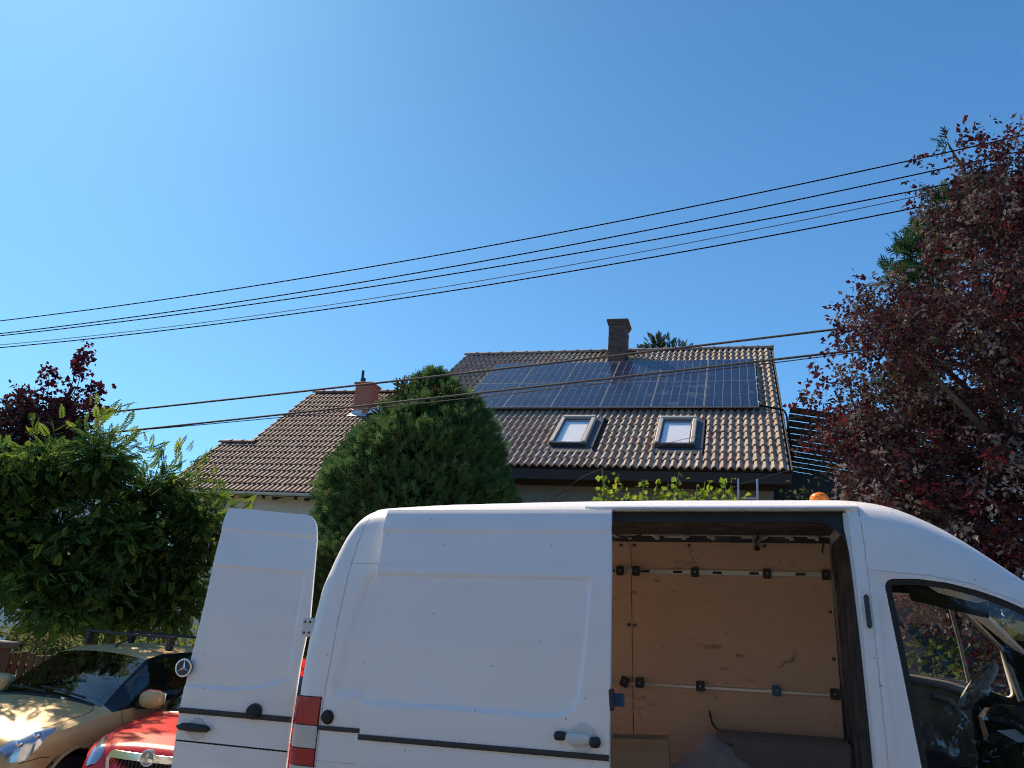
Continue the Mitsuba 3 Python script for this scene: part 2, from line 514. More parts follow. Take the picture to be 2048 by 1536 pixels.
# cover strip of the sliding-door gutter
xs = np.linspace(-.95, .738, 60)
prof = A([(.27, 2.512), (.232, 2.497), (.218, 2.484), (.214, 2.474)])
G = np.stack([np.stack([xs, Y0 + 0 * xs + pi - .014, 0 * xs + pz], 1) for pi, pz in prof], 1)
vobj('gutter_rail', slab(G, A([0, .016, .0])), 'paint_white', smooth=50)


# tail light wrapped round the rear corner
def corner_patch(z0, z1, proud, x1=-2.637, nz=10):
    u = np.concatenate([np.linspace(-2.85, -2.732, 12), np.linspace(-2.72, x1, 5)])
    zz = np.linspace(z0, z1, nz)
    X, Z = np.meshgrid(u, zz, indexing='ij')
    Yv = Y0 + inset(Z) + corner(X) - proud
    # pushed outwards along the corner's own direction as well
    Xo = X - proud * np.clip((-2.73 - X) / .12, 0, 1) + 0.0
    return slab(np.stack([Xo, Yv, Z], -1), A([.004, .02, 0]))


tl = vobj('tail_light', corner_patch(.62, 1.212, .004), 'black_plastic')
for z0, z1, m in ((1.043, 1.206, 'lens_red'), (.905, 1.036, 'lens_white'), (.803, .898, 'lens_red'), (.64, .797, 'lens_white')):
    vobj('lens', corner_patch(z0, z1, .013, -2.642), m, tl)
# door stop button on the rear corner
vobj('door_stop', tube([(-2.577, 4.90, 1.094), (-2.577, 4.893, 1.094), (-2.577, 4.875, 1.094), (-2.577, 4.868, 1.094)], [.042, .044, .036, .018], 24), 'black_rubber')

# ------- sliding door, slid back along the side
fp = sg.Polygon([(-3.2, 1.188), (-1.724, 1.188), (-1.10, 1.184), (-1.034, 1.194), (-.985, 1.215), (-.945, 1.25), (-.916, 1.313), (-.889, 1.495), (-.874, 1.724), (-.861, 1.959), (-.868, 1.998), (-.885, 2.014), (-.915, 2.02), (-3.2, 2.02)])
shapely.prepare(fp)


def slider_y(X, Z):
    y = Y0 - .08 + inset(Z)
    pt = shapely.points(X, Z)
    d = shapely.distance(fp.exterior, pt) * np.where(shapely.contains(fp, pt), 1, -1)
    low = step(.0, .035, d)
    y = y + .014 * low
    y = y + .010 * (1 - step(2.288, 2.316, Z))                 # the upper swage line
    y = y + .0025 * np.exp(-((Z - 2.085) / .006) ** 2)
    return y


U_, V_ = np.meshgrid(np.concatenate([np.linspace(0, .55, 40), np.linspace(.56, 1, 130)]),
                     np.concatenate([np.linspace(.55, 1.14, 20), np.linspace(1.15, 1.26, 24), np.linspace(1.28, 1.96, 36), np.linspace(1.97, 2.12, 34), np.linspace(2.13, 2.26, 6), np.linspace(2.27, 2.34, 16), np.linspace(2.36, 2.456, 14)]), indexing='ij')
XL = np.interp(V_, [.5, 1.5, 2.15, 2.3, 2.44], [-2.312, -2.308, -2.340, -2.348, -2.352])
XR = np.interp(V_, [.5, 1.6, 2.03, 2.46], [-.740, -.740, -.744, -.762])
SX = XL + (XR - XL) * U_
sl = slab(np.stack([SX, slider_y(SX, V_), V_], -1), A([0, .04, 0]))
sdoor = vobj('sliding_door', sl, 'paint_white', smooth=30)
vobj('rub_strip', side_strip(-2.313, -.742, .987, 1.018, .012, lambda X, Z: slider_y(X, Z), 60), 'strip_black', sdoor)
# door handle in its round dish
hy = 4.82
ang = np.linspace(0, 2 * np.pi, 33)
dish = np.stack([np.stack([-.898 + r * .072 * np.cos(ang), hy - .0035 + 0 * ang + d, 1.098 + r * .072 * np.sin(ang)], 1) for r, d in ((1.06, .004), (1.0, -.001), (.93, -.0015), (.8, .002), (0.5, .003), (.0, .003))], 0)
dk = vobj('handle_dish', grid(dish), 'jamb_white', sdoor, 40)


def grip(x0, x1, z, y, hh, d, n=14):
    t = np.linspace(0, 1, n)
    sq = np.sqrt(np.clip(1 - np.abs(2 * t - 1) ** 4, 0.02, 1))
    a = np.linspace(0, 2 * np.pi, 15)[:-1]
    v = np.stack([np.stack([0 * a + x0 + (x1 - x0) * tt, y - d * .5 - d * s * np.cos(a) * .6, z + hh * s * np.sin(a)], 1) for tt, s in zip(t, sq)], 0)
    v = np.concatenate([v, v[:, :1]], 1)
    v = np.concatenate([v[:1] * 0 + v[0].mean(0), v, v[:1] * 0 + v[-1].mean(0)], 0)
    return grid(v)


vobj('handle', grip(-1.062, -.985, 1.102, hy, .026, .035), 'black_plastic', sdoor)
vobj('handle', grip(-.852, -.785, 1.082, hy, .03, .04), 'black_plastic', sdoor)
vobj('handle_grip', grip(-1.0, -.84, 1.092, hy - .012, .03, .02), 'jamb_white', sdoor, label='whitish bleached middle of the door handle')
vobj('latch', cbox((-.735, 4.87, 1.31), (.03, .06, .12), .008), 'black_plastic', sdoor)

# ------- rear door, swung open to face the street
ad = math.radians(8)
DU = A([-math.cos(ad), -math.sin(ad), 0])                       # from the hinge to the free edge
DN = A([-math.sin(ad), math.cos(ad), 0])                        # away from the camera
HING = A([-2.80, 5.0, 0])


def door_lean(z):
    return np.interp(z, [.5, 1.4, 1.69, 2.03, 2.3, 2.45, 2.55], [0, 0, .02, .06, .13, .175, .21])


cv = sg.Polygon([(1.2, 1.212), (.93, 1.211), (.70, 1.205), (.52, 1.206), (.36, 1.225), (.22, 1.262), (.135, 1.30), (.135, 1.96), (.15, 2.0), (.185, 2.02), (.3, 2.028), (1.2, 2.072)])
shapely.prepare(cv)


def door_off(w, z):
    pt = shapely.points(w, z)
    d = shapely.distance(cv.exterior, pt) * np.where(shapely.contains(cv, pt), 1, -1)
    o = door_lean(z) + .013 * step(0, .03, d)
    return o + .010 * (1 - step(-.014, .014, z - (2.262 + .05 * w)))


def door_pt(w, z, proud=0.0):
    return HING + w[..., None] * DU + (door_off(w, z) - proud)[..., None] * DN + z[..., None] * A([0, 0, 1.0])


U_, V_ = np.meshgrid(np.linspace(0, 1, 90), np.concatenate([np.linspace(.55, 1.18, 16), np.linspace(1.19, 1.33, 30), np.linspace(1.35, 1.97, 26), np.linspace(1.98, 2.10, 26), np.linspace(2.12, 2.22, 6), np.linspace(2.23, 2.35, 24), np.linspace(2.36, 2.44, 20)]), indexing='ij')
WR = np.interp(V_, [.55, 1.0, 1.4, 1.69, 2.03, 2.30, 2.36, 2.40, 2.425, 2.435, 2.44], [.092, .092, .080, .058, .086, .122, .142, .169, .20, .225, .26])
WL = np.interp(V_, [.55, 1.08, 1.4, 1.69, 2.07, 2.38, 2.42, 2.44], [.885, .90, .885, .868, .864, .876, .872, .858])
W_ = WR + (WL - WR) * U_
V2 = V_ + .035 * step(.2, .85, W_) * step(2.3, 2.44, V_)        # the top edge rises a little towards the free edge
rd = vobj('rear_door', slab(door_pt(W_, V2), DN * .022), 'paint_white', smooth=30)


def door_strip(w0, w1, zf, h, proud, n=30):
    w = np.linspace(w0, w1, n)
    t = np.linspace(-.5, .5, 5)
    Wg, Tg = np.meshgrid(w, t, indexing='ij')
    Zg = zf(Wg) + h * Tg
    return slab(door_pt(Wg, Zg, proud + .003 * np.cos(Tg * np.pi)), DN * (proud + .004))


vobj('rub_strip', door_strip(.093, .90, lambda w: 1.048 + .022 * w, .034, .012), 'strip_black', rd)
vobj('panel_gap', door_strip(.094, .884, lambda w: .853 + .03 * w, .010, .002), 'black_rubber', rd)
wb, zb = .905, 1.338


def dpt(w, z, d):
    return HING + w * DU + z * A([0, 0, 1.0]) - d * DN


FD = frame(dpt(wb, zb, .012), -DU, A([0, 0, 1.0]), -DN)        # x to the right, y up, z to the camera
emb = obj('badge', P(moved(tube([(0, 0, -.012), (0, 0, 0), (0, 0, .006)], [.058, .058, .052], 40), VANM @ FD), 'black_gloss', 35), rd, 'round chrome star badge')
tor = trimesh.creation.torus(.054, .0065, 40, 10)
obj('badge_ring', P(moved(tor, VANM @ FD @ frame(A([0, 0, .008]), [1, 0, 0], [0, 1, 0], [0, 0, 1])), 'chrome', True), rd)
star = []
for k in range(3):
    a = math.radians(90 + 120 * k)
    tip, l, r = [.052 * A([math.cos(a), math.sin(a), 0]), .010 * A([math.cos(a + 1.05), math.sin(a + 1.05), 0]), .010 * A([math.cos(a - 1.05), math.sin(a - 1.05), 0])]
    top = A([0, 0, .010])
    v = np.vstack([l, tip, r, top, tip + A([0, 0, .003])]) + A([0, 0, .007])
    star.append(M(v, [[0, 3, 4], [0, 4, 1], [3, 2, 1], [3, 1, 4], [0, 1, 2]]))
obj('badge_star', P(moved(cat(star), VANM @ FD), 'chrome', False), rd)
dd = np.stack([np.stack([HING + (.755 + r * .062 * math.cos(a)) * DU + (.957 + r * .066 * math.sin(a)) * A([0, 0, 1]) + d * DN for a in ang]) for r, d in ((1.05, .004), (1.0, -.002), (.92, -.002), (.75, .001), (0, .0015))])
vobj('handle_dish', grid(dd), 'jamb_white', rd, 40)
FH = frame(dpt(.765, .966, 0), -DU, DN, A([0, 0, 1.0]))
obj('handle', P(moved(grip(-.125, .125, 0, 0, .026, .038), VANM @ FH @ trimesh.transformations.rotation_matrix(.035, [0, 1, 0])), 'black_plastic', 40), rd)
obj('door_stop', P(moved(tube([(0, 0, -.004), (0, 0, .01), (0, 0, .035), (0, 0, .043)], [.052, .050, .044, .030], 26), VANM @ frame(dpt(.357, 1.087, 0), -DU, A([0, 0, 1.0]), -DN)), 'black_rubber', 35), rd)
hg = [moved(cbox((0, 0, .012), (.085, .125, .03), .008), frame(dpt(.045, 1.64, .0), -DU, A([0, 0, 1.0]), -DN)), moved(cbox((.05, 0, .0), (.07, .05, .05), .01), frame(dpt(.03, 1.64, .0), -DU, A([0, 0, 1.0]), -DN))]
vobj('hinge', cat(hg), 'jamb_white', rd)
for x in (-.02, .015):
    for y in (-.035, .035):
        vobj('hinge_screw', moved(cyl((x, y, .02), (x, y, .03), .008, None, 10), frame(dpt(.045, 1.64, .0), -DU, A([0, 0, 1.0]), -DN)), 'black_plastic', rd)
vobj('hinge', cat([moved(cbox((0, 0, .012), (.085, .125, .03), .008), frame(dpt(.045, .68, .0), -DU, A([0, 0, 1.0]), -DN))]), 'jamb_white', rd)

# ------- doorway: inner frame, seal, cargo hold
def rounded_rect(x0, x1, z0, z1, r, n=10):
    a = np.linspace(0, np.pi / 2, n)
    pts = [(x1 - r + r * math.sin(t), z1 - r + r * math.cos(t)) for t in a] + [(x1, z0), (x0, z0)]
    pts += [(x0 + r - r * math.cos(t), z1 - r + r * math.sin(t)) for t in a]
    return pts


# the frame leans with the side: built flat, then sheared to follow it
def lean_y(mesh, k=.16, z0=1.4):
    m = mesh.copy()
    z = m.vertices[:, 2]
    m.vertices[:, 1] += np.where(z > z0, (z - z0) ** 2 * k, 0)
    return m


INNER = rounded_rect(-1.05, .668, .5, 2.398, .18)
fr = (_prism([(-1.3, .4), (.70, .4), (.70, 2.468), (-1.3, 2.468)], 4.99, 5.045) - _prism(INNER, 4.5, 5.5)).refine_to_length(.12)
vobj('door_frame', lean_y(tm(fr)), 'black_plastic')
seal = [(x, 4.985, z) for x, z in INNER]
seal = seal[:12][::-1]
sp = A([(.668, 4.985, .5)] + [(x, 4.985, z) for x, z in INNER[:10][::-1]] + [(-1.0, 4.985, 2.398)])
sp[:, 1] += np.where(sp[:, 2] > 1.4, (sp[:, 2] - 1.4) ** 2 * .16, 0)
spd = dense(sp, 90)
vobj('door_seal', tube(spd, .012, 8), 'black_rubber', smooth=60)
vobj('jamb', cat([lean_y(tm(_prism([(.672, .5), (.735, .5), (.735, 2.45), (.655, 2.45), (.652, 2.34), (.664, 2.19)], 4.955, 4.985).refine_to_length(.1)))]), 'jamb_white')
vobj('jamb_latch', lean_y(cbox((.715, 4.905, 1.86), (.028, .03, .19), .012)), 'black_plastic', label='black striker plate on the door pillar')
vobj('jamb_latch', lean_y(cbox((.708, 4.95, 2.07), (.018, .03, .06), .006)), 'black_plastic')
# header channel above the opening
vobj('header_rail', lean_y(cbox((-.25, 5.03, 2.462), (1.85, .05, .02), .006)), 'black_plastic')


def wall_y(z):
    return 6.62 - (z - 1.0) * .066


def wall_panel(x0, x1, z0, z1, th=.012):
    xs, zs = np.linspace(x0, x1, 2), np.linspace(z0, z1, 2)
    X, Z = np.meshgrid(xs, zs, indexing='ij')
    return slab(np.stack([X, wall_y(Z), Z], -1), A([0, th, 0]))


vobj('lining_panel', wall_panel(-2.50, -.828, .70, 2.452), 'plywood', label='plywood lining left of the seam', smooth=False)
vobj('lining_panel', wall_panel(-.822, .712, .70, 2.452), 'plywood', label='large plywood lining right of the seam', smooth=False)
vobj('side_lining', cat([slab(np.stack(np.meshgrid([-2.45, .73], [6.68], [.6, 2.44], indexing='ij'), -1)[:, 0], A([0, .02, 0]))]), 'liner_grey', smooth=False)
for z, zt in ((2.198, 0.042), (1.331, .026)):
    r = lean_y(cbox((-.9, 0, 0), (3.2, .018, zt), .004), 0)
    r.apply_translation([0, float(wall_y(z)) - .008, z])
    vobj('lashing_rail', r, 'alu', label='upper lashing rail with slots' if z > 2 else 'plain lower lashing rail')


def roundblock(x, z, w, h, d, m, name, parent=van, rot=0.0, lab=None):
    b = tm(cs(roundpoly([(-w / 2, -h / 2), (w / 2, -h / 2), (w / 2, h / 2), (-w / 2, h / 2)], min(w, h) * .22)).extrude(d))
    F_ = frame(A([x, float(wall_y(z)) - .012, z]), [math.cos(rot), 0, math.sin(rot)], [-math.sin(rot), 0, math.cos(rot)], [0, -1.0, 0])
    return vobj(name, moved(b, F_), m, parent, 35, lab)


mat('pad_black', (0.022, 0.023, 0.028), 0.5)
mat('pad_blue', (0.03, 0.10, 0.19), 0.5)
for x in (-.914, -.784, -.313, .238, .67):
    b = roundblock(x, 2.198, .062, .076, .03, 'pad_black', 'rail_pad')
    vobj('screw', cyl((x, float(wall_y(2.198)) - .041, 2.198), (x, float(wall_y(2.198)) - .046, 2.198), .006, None, 8), 'steel_dull', b)
for x, rt in ((-.888, -.35), (-.767, 0), (-.30, 0), (.259, 0), (.67, 0)):
    b = roundblock(x, 1.341, .066, .078, .03, 'pad_blue' if x == .259 else 'pad_black', 'rail_pad', rot=rt, lab='blue pad on the lower lashing rail' if x == .259 else None)
    vobj('screw', cyl((x, float(wall_y(1.341)) - .041, 1.341), (x, float(wall_y(1.341)) - .046, 1.341), .006, None, 8), 'steel_dull', b)
for x in (-.994, -.71, -.45, -.14, .14, .487):
    roundblock(x, 2.197, .072, .019, .012, 'black_rubber', 'rail_slot')
for x, z in ((-.907, 2.407), (-.797, 2.408), (-.352, 2.411), (.234, 2.412), (-.85, 1.777), (-.803, 1.775), (.683, 1.925), (.684, 1.586), (-1.4, 2.4), (-1.4, 1.77)):
    y = float(wall_y(z))
    vobj('bolt', tube([(x, y + .002, z), (x, y - .005, z), (x, y - .008, z)], [.014, .013, .007], 12), 'liner_grey')
# roof edge above the lining: steel channel with holes, hanging lamp, cables
vobj('roof_channel', cbox((-.17, 6.525, 2.47), (1.78, .012, .07), .003), 'liner_grey')
for x, w in ((-.88, .16), (-.62, .05), (-.45, .20), (-.18, .06), (.16, .2), (.42, .06), (.60, .09)):
    vobj('bracket', cat([cbox((x, 6.505, 2.477), (w, .012, .020), .004), cbox((x + w * .3, 6.498, 2.466), (.035, .012, .03), .006)]), 'jamb_white')
lp = vobj('hold_lamp', cat([tm(cs(roundpoly([(-.032, -.075), (.032, -.075), (.032, .075), (-.032, .075)], .026)).extrude(.03)).apply_transform(frame(A([.172, 6.50, 2.445]), [1, 0, 0], [0, 0, 1.0], [0, -1.0, 0]))]), 'trim_grey', label='oval lamp hanging on the lining')
vobj('lamp_base', cbox((.172, 6.475, 2.385), (.045, .03, .035), .01), 'black_plastic', lp)
for pts in ([(-.98, 6.42, 2.50), (-.9, 6.40, 2.462), (-.82, 6.40, 2.455), (-.74, 6.42, 2.475), (-.69, 6.44, 2.515), (-.75, 6.44, 2.535), (-.9, 6.43, 2.53)],
            [(-1.0, 6.46, 2.53), (-.6, 6.46, 2.512), (-.3, 6.46, 2.525), (0.1, 6.46, 2.515), (.3, 6.46, 2.528), (.64, 6.46, 2.505)],
            [(.645, 6.45, 2.51), (.64, 6.45, 2.46), (.665, 6.45, 2.42), (.65, 6.45, 2.38), (.66, 6.45, 2.35)],
            [(.165, 6.46, 2.53), (.185, 6.455, 2.47), (.16, 6.455, 2.44), (.175, 6.455, 2.40)]):
    vobj('cable', tube(dense(pts, 30), .006, 6), 'black_rubber', smooth=60)
# bulkhead behind the cab, hold floor, wheel box
bh = tm((m3.Manifold.cube([.03, 1.40, 1.86], True).translate([.752, 5.90, 1.50])))
vobj('bulkhead', bh, 'liner_grey', smooth=False)
rib = [cbox((.735, 5.5 + .33 * k, 1.5), (.02, .05, 1.5), .008) for k in range(4)]
vobj('bulkhead_rib', cat(rib), 'liner_grey')
vobj('hold_floor', cbox((-1.0, 5.88, .66), (3.5, 1.6, .03), .004), 'plywood', smooth=False)
vobj('wheel_box', cat([cbox((.33, 6.42, .84), (.80, .42, .40), .03), cbox((.25, 6.44, 1.0), (.9, .3, .09), .03)]), 'ledge_grey', label='dark grey ledge low on the far side')
vobj('sill_step', cbox((-.05, 5.05, .50), (1.55, .25, .05), .01), 'black_plastic')
vobj('headliner', cbox((-.17, 5.98, 2.497), (1.78, 1.02, .012), .003), 'liner_grey')
vobj('door_switch', cbox((-.735, 5.06, 1.30), (.10, .03, .075), .004), 'pad_blue', label='dark blue plate at the trailing edge of the doorway')

# ------- cab
cab = vobj('dashboard', cat([cbox((2.05, 5.9, 1.10), (.9, 1.62, .42), .06), cbox((1.74, 6.30, 1.26), (.22, .42, .16), .05), cbox((1.62, 5.86, 1.02), (.3, .34, .34), .05), cbox((2.2, 5.9, 1.34), (.5, 1.5, .06), .02)]), 'dash_dark')
ring = trimesh.creation.torus(.185, .016, 40, 12)
ax = A([-math.cos(math.radians(38)), 0, math.sin(math.radians(38))])
FW_ = frame(A([1.565, 6.32, 1.455]), A([0, 1.0, 0]), np.cross(ax, [0, 1.0, 0]), ax)
sw = vobj('steering_wheel', moved(ring, FW_), 'trim_grey', smooth=True)
sp_ = [tube([(0, 0, -.03), (.17 * math.cos(a), .17 * math.sin(a), 0)], [.028, .014], 8) for a in (0.1, math.pi - .1, -math.pi / 2)]
vobj('wheel_hub', moved(cat(sp_ + [tube([(0, 0, -.06), (0, 0, -.01), (0, 0, .005)], [.05, .07, .045], 20)]), FW_), 'trim_grey', sw)
vobj('door_card', lean_y(cat([tm(_prism([(.84, 1.53), (1.60, 1.46), (1.60, .9), (.86, .9)], 6.72, 6.78)), tube(dense([(.9, 6.70, 1.50), (1.2, 6.70, 1.475), (1.45, 6.69, 1.44), (1.62, 6.68, 1.39)], 14), .035, 10), tube(dense([(1.36, 6.70, 1.36), (1.46, 6.66, 1.33), (1.52, 6.64, 1.24), (1.49, 6.66, 1.15), (1.42, 6.68, 1.12)], 16), .024, 8)]), 0), 'trim_grey', label='grey inner trim of the far cab door')
vobj('far_pillar', cat([tube(dense([(1.555, 6.78, 2.05), (1.60, 6.80, 1.75), (1.632, 6.82, 1.46)], 8), .014, 8), tube(dense([(1.57, 6.76, 2.05), (1.70, 6.74, 1.90), (1.855, 6.72, 1.73), (1.93, 6.72, 1.36)], 10), .022, 8)]), 'trim_grey', label='slim divider of the far cab window')
vobj('cab_liner', cbox((1.05, 5.9, 2.17), (.55, 1.2, .05), .02), 'dash_dark')
# dark inner lining of the far side of the cab, with the window opening
lin = sg.Polygon([(.79, .7), (.79, 2.28), (1.0, 2.30), (1.3, 2.20), (1.66, 1.98), (2.02, 1.62), (2.3, 1.33), (2.3, .7)]).difference(sg.Polygon(FARWIN).buffer(.004))
lv, lf = trimesh.creation.triangulate_polygon(lin, engine='earcut')
t = M(np.column_stack([lv, np.zeros(len(lv))]), lf)
lv, lf = trimesh.remesh.subdivide_to_size(t.vertices, t.faces, .1, 12)
vobj('far_door_lining', M(np.stack([lv[:, 0], 2 * YC - near_y(lv[:, 0], lv[:, 1]) - .075, lv[:, 1]], 1), lf), 'dash_dark')
vobj('sun_visor', tm(_prism([(1.0, 2.04), (1.42, 1.93), (1.42, 1.86), (1.02, 1.95)], 5.3, 5.33)), 'dash_dark')
for y in (5.35, 6.35):
    vobj('seat', cat([cbox((1.12, y, .92), (.50, .48, .18), .06), moved(cbox((0, 0, .17), (.16, .46, .32), .05), frame(A([.90, y, .98]), [math.cos(.2), 0, math.sin(.2)], [0, 1, 0], [-math.sin(.2), 0, math.cos(.2)]))]), 'seat_cloth')
dv = vobj('papers', moved(grid(np.stack([np.stack([A([x, y, .01 * math.sin(5 * x + 3 * y)]) for y in np.linspace(-.15, .15, 8)]) for x in np.linspace(-.12, .13, 8)])), frame(A([1.62, 5.62, 1.215]), [.95, .1, .05], [-.1, .95, .1], [0, -.1, 1])), 'paper', label='papers lying on the dashboard')
vobj('cap', cyl((1.66, 5.60, 1.21), (1.66, 5.60, 1.255), .024), 'blue_plastic', label='blue bottle cap on the dashboard')


def skin_patch(poly, push):
    pl = sg.Polygon(poly)
    v, f = trimesh.creation.triangulate_polygon(pl, engine='earcut')
    t = M(np.column_stack([v, np.zeros(len(v))]), f)
    v, f = trimesh.remesh.subdivide_to_size(t.vertices, t.faces, .08, 12)
    return M(np.stack([v[:, 0], near_y(v[:, 0], v[:, 1]) + push, v[:, 1]], 1), f)


wing = sg.Polygon(WIN)
gask = wing.buffer(.004).difference(wing.buffer(-.034))
gv, gf = trimesh.creation.triangulate_polygon(gask, engine='earcut')
t = M(np.column_stack([gv, np.zeros(len(gv))]), gf)
gv, gf = trimesh.remesh.subdivide_to_size(t.vertices, t.faces, .06, 12)
g0 = np.stack([gv[:, 0], near_y(gv[:, 0], gv[:, 1]) + .008, gv[:, 1]], 1)
cw = vobj('cab_window', M(g0, gf), 'black_rubber', label='near side cab window with black rubber surround')
vobj('pane', skin_patch(A(wing.buffer(-.03).exterior.coords)[:-1], .012), 'pane', cw)
v2, f2 = trimesh.creation.triangulate_polygon(sg.Polygon(FARWIN), engine='earcut')
vobj('far_pane', M(np.stack([v2[:, 0], 2 * YC - near_y(v2[:, 0], v2[:, 1]) - .02, v2[:, 1]], 1), f2), 'pane', smooth=False)
wz = np.linspace(1.37, 2.03, 8)
wpts = np.stack([np.stack([np.interp(wz, TOPZ[8:19][::-1], TOPX[8:19][::-1]) - .02 - .06 * (abs(yy - 5.9)) ** 2, 0 * wz + yy, wz], 1) for yy in np.linspace(5.12, 6.68, 12)])
vobj('windscreen', grid(wpts), 'pane', smooth=True)
# beacon on the roof
dome = []
for rr, z in ((.055, 2.588), (.064, 2.592), (.068, 2.61), (.068, 2.64), (.065, 2.672), (.055, 2.694), (.036, 2.706), (.0, 2.709)):
    a = np.linspace(0, 2 * np.pi, 33)
    dome.append(np.stack([.60 + rr * np.cos(a), 5.86 + rr * np.sin(a), 0 * a + z], 1))
bc = vobj('beacon', grid(A(dome)), 'amber', smooth=50, label='orange rotating beacon on the roof')
vobj('beacon_base', cyl((.60, 5.86, 2.585), (.60, 5.86, 2.61), .066, .064, 24), 'black_plastic', bc)
# running gear
for x in (-1.62, 2.1):
    for y in (5.02, 6.62):
        w = vobj('wheel', tube([(x, y - .0, .34), (x, y + .03, .34), (x, y + .17, .34), (x, y + .2, .34)], [.30, .34, .34, .30], 32), 'tyre')
        vobj('rim', tube([(x, y - .01, .34), (x, y + .02, .34)], [.19, .21], 24), 'steel_dull', w)

# things carried in the hold
bx = thing('cardboard_box', 'pale brown cardboard box standing low in the van hold beside the sliding door', 'box')
obj('carton', P(moved(tm(m3.Manifold.cube([.40, .26, .30], True) - m3.Manifold.cube([.38, .24, .30], True).translate([0, 0, .02])), VANM @ frame(A([-.70, 6.05, .855]), [.998, .05, .04], [-.05, .998, 0], [-.04, 0, .998])), 'cardboard', False), bx)
obj('flap', P(moved(cbox((0, 0, 0), (.40, .004, .14), .001), VANM @ frame(A([-.70, 5.915, .94]), [.998, .05, .04], [-.05, .9, .4], [-.04, -.4, .9])), 'cardboard', False), bx)
nx, ny = 40, 30
Xg, Yg = np.meshgrid(np.linspace(-.52, .35, nx), np.linspace(5.95, 6.5, ny), indexing='ij')
hh = meshkit.fbm(np.stack([Xg * 4, Yg * 4, 0 * Xg], -1), 4, 3)
Zt = .70 + .22 * np.exp(-((Xg + .12) / .22) ** 2) * np.exp(-((Yg - 6.35) / .22) ** 2) + .22 * (hh - .35) + .10 * np.exp(-((Xg + .35) / .2) ** 2)
obj('crumpled_tarpaulin', P(moved(grid(np.stack([Xg, Yg, np.maximum(Zt, .685)], -1)), VANM), 'tarp_white', True))
labels['crumpled_tarpaulin'] = {'label': 'crumpled pale plastic sheet on the floor of the van hold', 'category': 'sheet'}
obj('bent_cable', P(moved(tube(dense([(-.24, 6.58, 1.17), (-.22, 6.56, 1.08), (-.15, 6.5, 1.01), (-.02, 6.40, .95), (.05, 6.30, .93)], 24), .008, 6), VANM), 'black_rubber', 60))
labels['bent_cable'] = {'label': 'dark cable hanging from the plywood above the pale sheet in the hold', 'category': 'cable'}

# ------------------------------------------------------------------ houses
def tile_mesh(hs=1.0):
    per = [(0, 0), (.020, .033), (.056, .053), (.092, .033), (.112, .0)]
    per = [(x, z * hs) for x, z in per]
    px = [p[0] for p in per] + [.15 + p[0] for p in per] + [.302]
    pz = [p[1] for p in per] * 2 + [0]
    L = .40
    top = np.stack([A([[x, y, z + h] for x, z in zip(px, pz)]) for y, h in ((0, .040), (L, .006))])
    lip = np.stack([A([[x, 0.0, z + h] for x, z in zip(px, pz)]) for h in (.040, .006)])[::-1]
    return cat([grid(top.transpose(1, 0, 2)[:, ::-1] if False else top), grid(lip)])


TILE, LOW_TILE = tile_mesh(), tile_mesh(.62)
TILE_PLY = {}


def tile_ply(m, tile):
    if m not in TILE_PLY:
        TILE_PLY[m] = P(tile, m, 50)
    return TILE_PLY[m]


class Plane:
    """A roof slope: x along the eave, s up the slope, n off it."""

    def __init__(self, o, phi):
        self.o, self.n, self.u = A(o, float), A([0, -math.sin(phi), math.cos(phi)]), A([0, math.cos(phi), math.sin(phi)])

    def p(self, x, s, h=0.0):
        return A([x, self.o[1], self.o[2]]) + self.u * s + self.n * h

    def f(self, x, s, h=0.0, rot=0.0):
        c, q = math.cos(rot), math.sin(rot)
        X = A([1.0, 0, 0])
        return frame(self.p(x, s, h), c * X + q * self.u, -q * X + c * self.u, self.n)

    def box(self, x0, x1, s0, s1, h0, h1, ch=.004):
        return moved(cbox(((x0 + x1) / 2, (s0 + s1) / 2, (h0 + h1) / 2), (x1 - x0, s1 - s0, h1 - h0), ch), self.f(0, 0))


def tile_roof(parent, pl, x0, x1, s0, s1, keep, mats, row=.35, limit=300, hidden=None, seed=1, tile=TILE):
    """Lays the tiles of a slope; the nearest ones are single pieces, the others one joined piece."""
    r = np.random.default_rng(seed)
    items = []
    for i in range(int(round((s1 - s0) / row))):
        for j in range(int(round((x1 - x0) / .30))):
            x, s = x0 + .30 * j, s0 + row * i
            if not keep(x + .15, s + row / 2):
                continue
            F_ = pl.f(x + r.normal(0, .002), s + r.normal(0, .004), r.normal(0, .002), r.normal(0, .006))
            tone = mats[r.choice(len(mats), p=[.45, .38, .17] if len(mats) == 3 else [.6, .4])]
            hid = bool(hidden and hidden(x + .15, s + row / 2))
            items.append((hid, np.linalg.norm(F_[:3, 3] - EYE), F_, tone))
    items.sort(key=lambda t: (t[0], t[1]))
    rest = {}
    for k, (hid, d, F_, tone) in enumerate(items):
        if k < limit and not hid:
            obj('tile', {**tile_ply(tone, tile), 'to_world': T(F_.tolist())}, parent)
        else:
            rest.setdefault(tone, []).append(moved(tile, F_))
    for tone, ms in rest.items():
        obj('tile_field', P(cat(ms), tone, 50), parent, kind='stuff')


